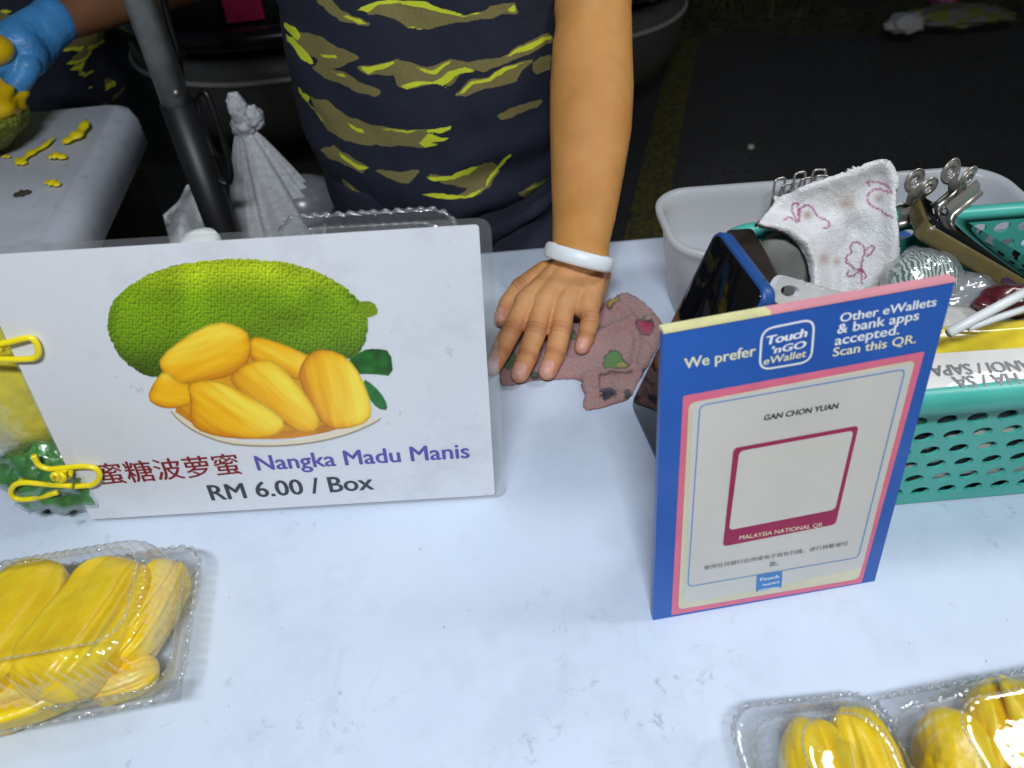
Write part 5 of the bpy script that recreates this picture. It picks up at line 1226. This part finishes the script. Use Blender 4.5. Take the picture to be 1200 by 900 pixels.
# small clips on the tub rim
def smallclip(px, py, label, yaw):
    c = pz(px, py, th + .004); c = c + BN * 0
    root = thing('paper_clip', c, label, 'clip', 'small steel clips on the tub edge')
    A = np.array(Matrix.Rotation(yaw, 3, 'Z')).T; W = lambda v: c + np.asarray(v, float) @ A
    mesh('grip', *merge([boxg(W((0, .0022 * s, -.005)), (.014, .0012, .012), A) for s in (-1, 1)] + [boxg(W((0, 0, .0012)), (.014, .0055, .0012), A)]), M['chrome'], root, False)
    for s in (-1, 1):
        mesh('wire_handle', *tubeg(spline([W(v) for v in ((-.0048, .0025 * s, 0), (-.0052, .0040 * s, .008), (-.0045, .0050 * s, .0145), (0, .0052 * s, .0155), (.0045, .0050 * s, .0145), (.0052, .0040 * s, .008), (.0048, .0025 * s, 0))], 5), .0011, 8), M['chrome'], root)
smallclip(914, 232, 'small steel clip at the left on the tub edge', ang + .3); smallclip(937, 225, 'small steel clip in the middle of the row on the tub edge', ang + .2); smallclip(957, 222, 'small steel clip half hidden behind the towel top', ang - .2)
# olive phone lying across the basket
o_a, o_b = py_(1086, 262, .425), py_(1200, 328, .398); ou = (o_b - o_a) / np.linalg.norm(o_b - o_a)
ov = np.array([.45, .80, -.20]); ov -= ou * (ov @ ou); ov /= np.linalg.norm(ov); of_ = np.cross(ou, ov); of_ = of_ if of_[2] > 0 else -of_
op, oc = phone('mobile_phone', o_a + ov * .0, ou, ov, of_, .160, .058, .0125, .008, M['olive'], 'olive cased phone lying screen up across the back of the basket')
bq = o_a + ou * float(np.linalg.norm(py_(1176, 313, .42) - o_a)) - ov * .0002 - of_ * .0062
mesh('side_button', *loftg([[bq + ou * x + of_ * y - ov * z for x, y in rrect(.0085, .0024, .0022, 8)] for z in (-.001, .0008)]), plain('purple_button', (.06, .03, .06), .4), op, False)
# wrapped bundles
def wrapped(px, py, Y, s, seed, mat, label, name='wrapped_bundle'):
    c = py_(px, py, Y); root = thing(name, c, label, 'packet')
    V, Fc = uvsphere((0, 0, 0), (1, 1, 1), 72, 48); V = V * (1 + .30 * (fbm(V, 3.0, seed, 4)[:, None] - .5)) * np.asarray(s, float)
    Am = np.array([BE, BN, Z3]); mesh('film', V @ Am + c, Fc, M['wrap'], root); mesh('contents', (V * .88) @ Am + c, Fc, mat, root); return root
t = T('striped_green_print'); wv = t.n.new('ShaderNodeTexWave'); wv.inputs['Scale'].default_value = 120; wv.inputs['Distortion'].default_value = 6; t.L(t.tc.outputs['Object'], wv.inputs['Vector'])
M['greenstripe'] = t.set(base=t.ramp(wv.outputs['Fac'], [(.35, (.01, .05, .035)), (.6, (.35, .55, .45)), (.8, (.6, .65, .62))]), rough=.3, coat=.6)
wrapped(1080, 328, .402, (.026, .022, .021), 51, M['greenstripe'], 'green striped roll in crumpled clear wrap beside the towel')
wrapped(1126, 350, .395, (.026, .020, .018), 53, M['greypot'], 'grey green bundle in clear wrap under the olive phone')
lump('sauce_packet', py_(1185, 352, .375), (.022, .014, .010), M['darkpacket'], 'dark red glossy packet below the olive phone', 'packet', 55, .3)
lump('black_pouch', BP(.06, .005, .062), (.115, .050, .020), M['blackplastic'], 'black pouch lying in the shadow inside the basket', 'pouch', 56, .3)
# white sticks
def stick(a, b, r, label):
    o = mesh('plastic_straw', *tubeg([a, (a + b) / 2, b], r, 12), M['whiteplastic'], loc=a); tag(o, label, 'straw', 'white straws in the basket')
stick(py_(1112, 390, .325), py_(1225, 330, .352), .0030, 'upper thick white straw crossing the packets in the basket'); stick(py_(1135, 384, .330), py_(1230, 352, .352), .0022, 'lower thin white straw beneath the thicker one')
# yellow packet, printed bags
def packet(c, e, f, s, mat, label, seed, name='snack_packet'):
    V, Fc = uvsphere((0, 0, 0), (1, 1, 1), 64, 40); x, y, z = V.T
    V = np.stack([np.sign(x) * np.abs(x) ** .55, np.sign(y) * np.abs(y) ** .55, z], 1) * (1 + .22 * (fbm(V, 2.6, seed, 4)[:, None] - .5)) * np.asarray(s, float)
    n_ = np.cross(e, f); o = mesh(name, V @ np.array([e, f, n_]) + c, Fc, mat, loc=c); return tag(o, label, 'packet')
packet(py_(1178, 399, .352), BE, BN * .8 + Z3 * .6, (.080, .012, .010), M['yellowprint'], 'yellow glossy packet lying on the printed bag at the front of the basket', 61)
packet(py_(1150, 378, .372) - Z3 * .006, BE, BN, (.070, .030, .014), M['whitepacket'], 'white crinkled packet under the white straws', 62)
# printed white bag leaning on the inside of the front wall, its lettering upside down
pb0 = pz(1140, 446, bh + .006); fy = front + .016
bgc = BE * (pb0 @ BE + .02) + BN * fy; pbz = TZ + bh + .004
root = thing('printed_bag', (bgc[0], bgc[1], TZ + .006), 'white bag with upside down black lettering just inside the front basket wall', 'bag')
rings = []
for z, dpt in ((.006, .010), (.03, .014), (.07, .014), (.10, .012), (bh - .006, .013)):
    rings.append([bgc * [1, 1, 0] + BE * x + BN * (y + .006) + Z3 * (TZ + z) for x, y in rrect(.105, dpt, .009, 6, 120)])
top = []
mesh('bag_body', *loftg(rings), M['printedbag'], root)
f0, f1, f2 = py_(1050, 459, front + .010), py_(1240, 447, front + .012), py_(1050, 417, front + .034)
fe = (f1 - f0) / np.linalg.norm(f1 - f0); sl_n = f2 - f0; sl_n -= fe * (sl_n @ fe); fh = float(np.linalg.norm(sl_n)); sl_n /= fh; fnrm = np.cross(fe, sl_n); a0 = f0 + fe * .06 + sl_n * fh / 2
rg = [[a0 + fe * x + sl_n * y + fnrm * z for x, y in rrect(.105, fh / 2, .006, 6)] for z in (-.010, -.002, 0)]
mesh('flap', *loftg(rg), M['whitepacket'], root, False)
def bagtext(body, x0, y0, wdt, bold=.02):
    V, Fc = textg(body, bold); P_ = a0 + fnrm * (.0004 + V[:, 2:3] * wdt) + (x0 - V[:, :1] * wdt) * fe + (y0 - V[:, 1:2] * wdt) * sl_n
    mesh('lettering', P_, Fc, M['txt_black'], root, False)
bagtext('HANOI / SAPA', .030, fh * .14, .066, .03); bagtext('LA / HA / SA', .034, -fh * .20, .060, .03)

# ------------------------------------------------------------------ pole, cable, bags at the back
pb = py_(207, 120, .90); PX = np.array([pb[0], pb[1], 0])
pole = thing('canopy_pole', (PX[0], PX[1], 0), 'upright metal pole with grey upper tube sliding into a black lower tube', 'pole')
zj = pb[2]
mesh('upper_tube', *tubeg([PX + Z3 * (zj - .02), PX + Z3 * (zj + .6), PX + Z3 * (TZ + 1.5)], .0175, 32), M['galv'], pole)
low = mesh('lower_tube', *tubeg([PX + Z3 * .012, PX + Z3 * .6, PX + Z3 * zj], .0205, 32), M['blacksteel'], pole)
mesh('foot_plate', *loftg([[PX + np.array([x, y, z]) for x, y in rrect(.06, .06, .01)] for z in (.001, .012)]), M['blacksteel'], pole, False)
mesh('spring_button', *uvsphere(PX + np.array([.010, -.0155, zj + .018]), (.004, .004, .004), 14, 10), M['chrome'], pole)
cb = spline([py_(x, y, Y) for x, y, Y in ((186, -30, .93), (196, 20, .925), (208, 62, .92), (214, 105, .925), (225, 150, .915), (242, 190, .905), (258, 212, .90), (268, 214, .90), (270, 200, .90), (262, 165, .905), (250, 128, .91), (240, 108, .915), (232, 118, .92), (238, 150, .91), (252, 185, .90))], 8)
tag(mesh('power_cable', *tubeg(cb, .0042, 12), M['blackplastic'], loc=cb[0]), 'black cable hanging beside the pole and looping at its end', 'cable')
# knotted bag on a dark crate
bgp = py_(305, 235, 1.02); zb = TZ - .30
crate = thing('plastic_crate', (bgp[0], bgp[1] + .02, 0), 'black crate on the road holding up the knotted white bag', 'crate')
for s in (-1, 1):
    mesh('side_wall', *boxg((bgp[0] + s * .16, bgp[1] + .02, zb / 2), (.014, .27, zb - .01)), M['blackplastic'], crate, False); mesh('end_wall', *boxg((bgp[0], bgp[1] + .02 + s * .142, zb / 2), (.30, .014, zb - .01)), M['blackplastic'], crate, False)
mesh('lid', *boxg((bgp[0], bgp[1] + .02, zb - .007), (.36, .32, .014)), M['blackplastic'], crate, False)
# bag: pleated cone gathered into a knot with two ears
knot = py_(287, 152, 1.02); nA = 220; a_ = np.linspace(0, 2 * np.pi, nA, endpoint=False); rings = []
base_c = np.array([bgp[0] + .022, bgp[1], zb])
for t in np.linspace(0, 1, 60):
    z = zb + .002 + (knot[2] - zb) * t; c = base_c * (1 - t ** 1.3) + knot * t ** 1.3
    r = .098 * (1 - t) ** .85 * (1 - .5 * max(0, .12 - t) / .12) + .011
    pl_ = (.030 * t * (1 - t) * 2.2 + .006) * np.sin(a_ * 13 + 2.0 * np.sin(a_ * 3) + t * 1.5) + .02 * (1 - t) * np.sin(a_ * 3 + 1)
    rr = r * (1 + pl_ * 5.5) * (1 + .10 * (fbm(np.stack([np.cos(a_), np.sin(a_), np.full(nA, t * 2)], 1), 3, 90, 3) - .5)); rings.append(np.stack([c[0] + rr * np.cos(a_), c[1] + rr * np.sin(a_) * .8, np.full(nA, z)], 1))
bag = thing('plastic_bag', base_c, 'knotted white plastic bag with pleats beside the black pole', 'bag')
mesh('bag_body', *loftg(rings), M['bag'], bag)
V, Fc = uvsphere((0, 0, 0), (1, 1, 1), 48, 32); V = V * (1 + .5 * (fbm(V, 2.5, 71, 4)[:, None] - .5)); mesh('knot', V * (.018, .016, .018) + knot + (0, 0, .006), Fc, M['bag'], bag)
for k, (x, y) in enumerate(((279, 128), (298, 138))):
    q = py_(x, y, 1.015); V, Fc = uvsphere((0, 0, 0), (1, 1, 1), 48, 32); V = V * (1 + .7 * (fbm(V, 2.8, 73 + k, 4)[:, None] - .5)) * (.013, .012, .022 - .006 * k); mesh('ear', V + q, Fc, M['bag'], bag)
# grey pot bulging to the right
gp = py_(352, 226, 1.02); pot = thing('lidded_pot', (gp[0], gp[1], zb), 'grey round topped pot behind the knotted white bag', 'pot')
gz = gp[2] - zb
mesh('pot_body', *lathe((gp[0] - .005, gp[1] + .02, zb), [(.044, .001), (.05, .01), (.052, gz * .72)]), M['greypot'], pot); mesh('lid', *lathe((gp[0] - .005, gp[1] + .02, zb), [(.053, gz * .72 + .001), (.053, gz * .80), (.046, gz * .98), (.02, gz * 1.06)]), M['greypot'], pot)
# torn white bag scrap by the pole
q = [py_(x, y, Y) for x, y, Y in ((192, 252, .96), (222, 222, .985), (246, 240, .97), (262, 262, .955), (262, 300, .95), (215, 300, .95))]
V2_, F2_ = fill_poly([(192, 252), (208, 238), (220, 217), (232, 214), (238, 226), (246, 240), (262, 262), (264, 305), (205, 305)], 4)
Yq = .97 + .02 * np.sin(V2_[:, 0] * .14) * np.cos(V2_[:, 1] * .06) + .012 * (fbm(V2_, .06, 3) - .5)
Wq = np.array([py_(x, y, Y) for (x, y), Y in zip(V2_, Yq)])
sb = mesh('paper_sack', Wq, F2_, M['bag'], loc=Wq.mean(0)); tag(sb, 'pale grey sack corner sticking up at the left foot of the pole', 'bag'); solidify(sb, .003, 0)
sbx = Wq[:, 2].min()
tag(bevel(mesh('plastic_stool', *boxg((Wq[:, 0].mean(), .975, (sbx - .004) / 2), (.16, .16, sbx - .004)), M['blackplastic'], None, False, loc=(Wq[:, 0].mean(), .97, 0)), .01), 'dark low stool in the shadow under the pale sack', 'stool')

# ------------------------------------------------------------------ jackfruit and scraps on the grey table
jc = pz(-52, 138, .045); root = thing('jackfruit_half', (jc[0], jc[1], TZ), 'cut jackfruit half with yellow flesh and green rind under the gloved hand', 'fruit')
V, Fc = uvsphere((0, 0, 0), (1, 1, 1), 72, 48); V = V * (1 + .10 * (fbm(V, 5, 81, 3)[:, None] - .5)); lowm = V[:, 2] < .1
V_ = V * (.085, .075, .048) + (jc[0], jc[1], TZ + .049); mesh('rind', np.where((V[:, 2] > .15)[:, None], np.stack([V_[:, 0], V_[:, 1], np.full(len(V_), TZ + .056)], 1), V_), Fc, M['rind'], root)
V2, F2 = uvsphere((0, 0, 0), (1, 1, 1), 72, 48); V2 = V2 * (1 + .35 * (fbm(V2, 3.2, 83, 4)[:, None] - .5)) * (.084, .074, .046) + (jc[0], jc[1], TZ + .062); mesh('flesh', V2, F2, M['flesh'], root)
gpz = pz(-4, 62, .11)
tag(mesh('jackfruit_piece', *(lambda v, f: (v * (1 + .2 * (fbm(v, 60, 5)[:, None] - .5) * 0) + gpz + (-.01, .0, .004), f))(*uvsphere((0, 0, 0), (.032, .024, .020), 32, 20)), M['flesh'], loc=gpz), 'jackfruit lump held in the blue gloved fingers', 'fruit')
def scrap(pts, z, r, label, mat='scrapflesh', flat=.45):
    P_ = spline([pz(x, y, z_) for (x, y), z_ in zip(pts, z)], 6); n = len(P_); t = np.linspace(0, 1, n)
    rr = r * (np.sin(np.pi * np.clip(t * .9 + .07, 0, 1)) ** .6) * (1 + .25 * np.sin(t * 17)); V, Fc = tubeg(P_, rr, 14, flat=flat)
    V[:, 2] = np.maximum(V[:, 2], TZ + .0006); tag(mesh('fruit_scrap', V, Fc, M[mat], loc=P_[0]), label, 'scrap', 'scraps on the grey table')
scrap([(73, 167), (85, 161), (95, 153), (101, 140)], (.005, .007, .008, .011), .0085, 'curved yellow strip nearest the table corner')
scrap([(22, 191), (30, 184), (38, 178), (50, 172), (64, 160)], (.005, .005, .005, .005, .006), .0048, 'long thin yellow strip with a hooked end')
scrap([(20, 186), (24, 190), (31, 191)], (.004, .004, .004), .0055, 'blunt yellow bit at the foot of the long strip')
scrap([(57, 184), (66, 182), (78, 185)], (.005, .006, .004), .0065, 'short chunky yellow bit beside the brown speck')
scrap([(54, 213), (62, 214), (70, 217)], (.004, .005, .004), .0055, 'small yellow crumb nearest the table edge')
scrap([(2, 184), (7, 183), (12, 184)], (.003, .003, .003), .003, 'tiny pale yellow crumb by the jackfruit half')
scrap([(16, 229), (26, 226), (37, 224)], (.002, .003, .002), .0055, 'dark brown flake alone near the front of the grey table', 'browncrumb')
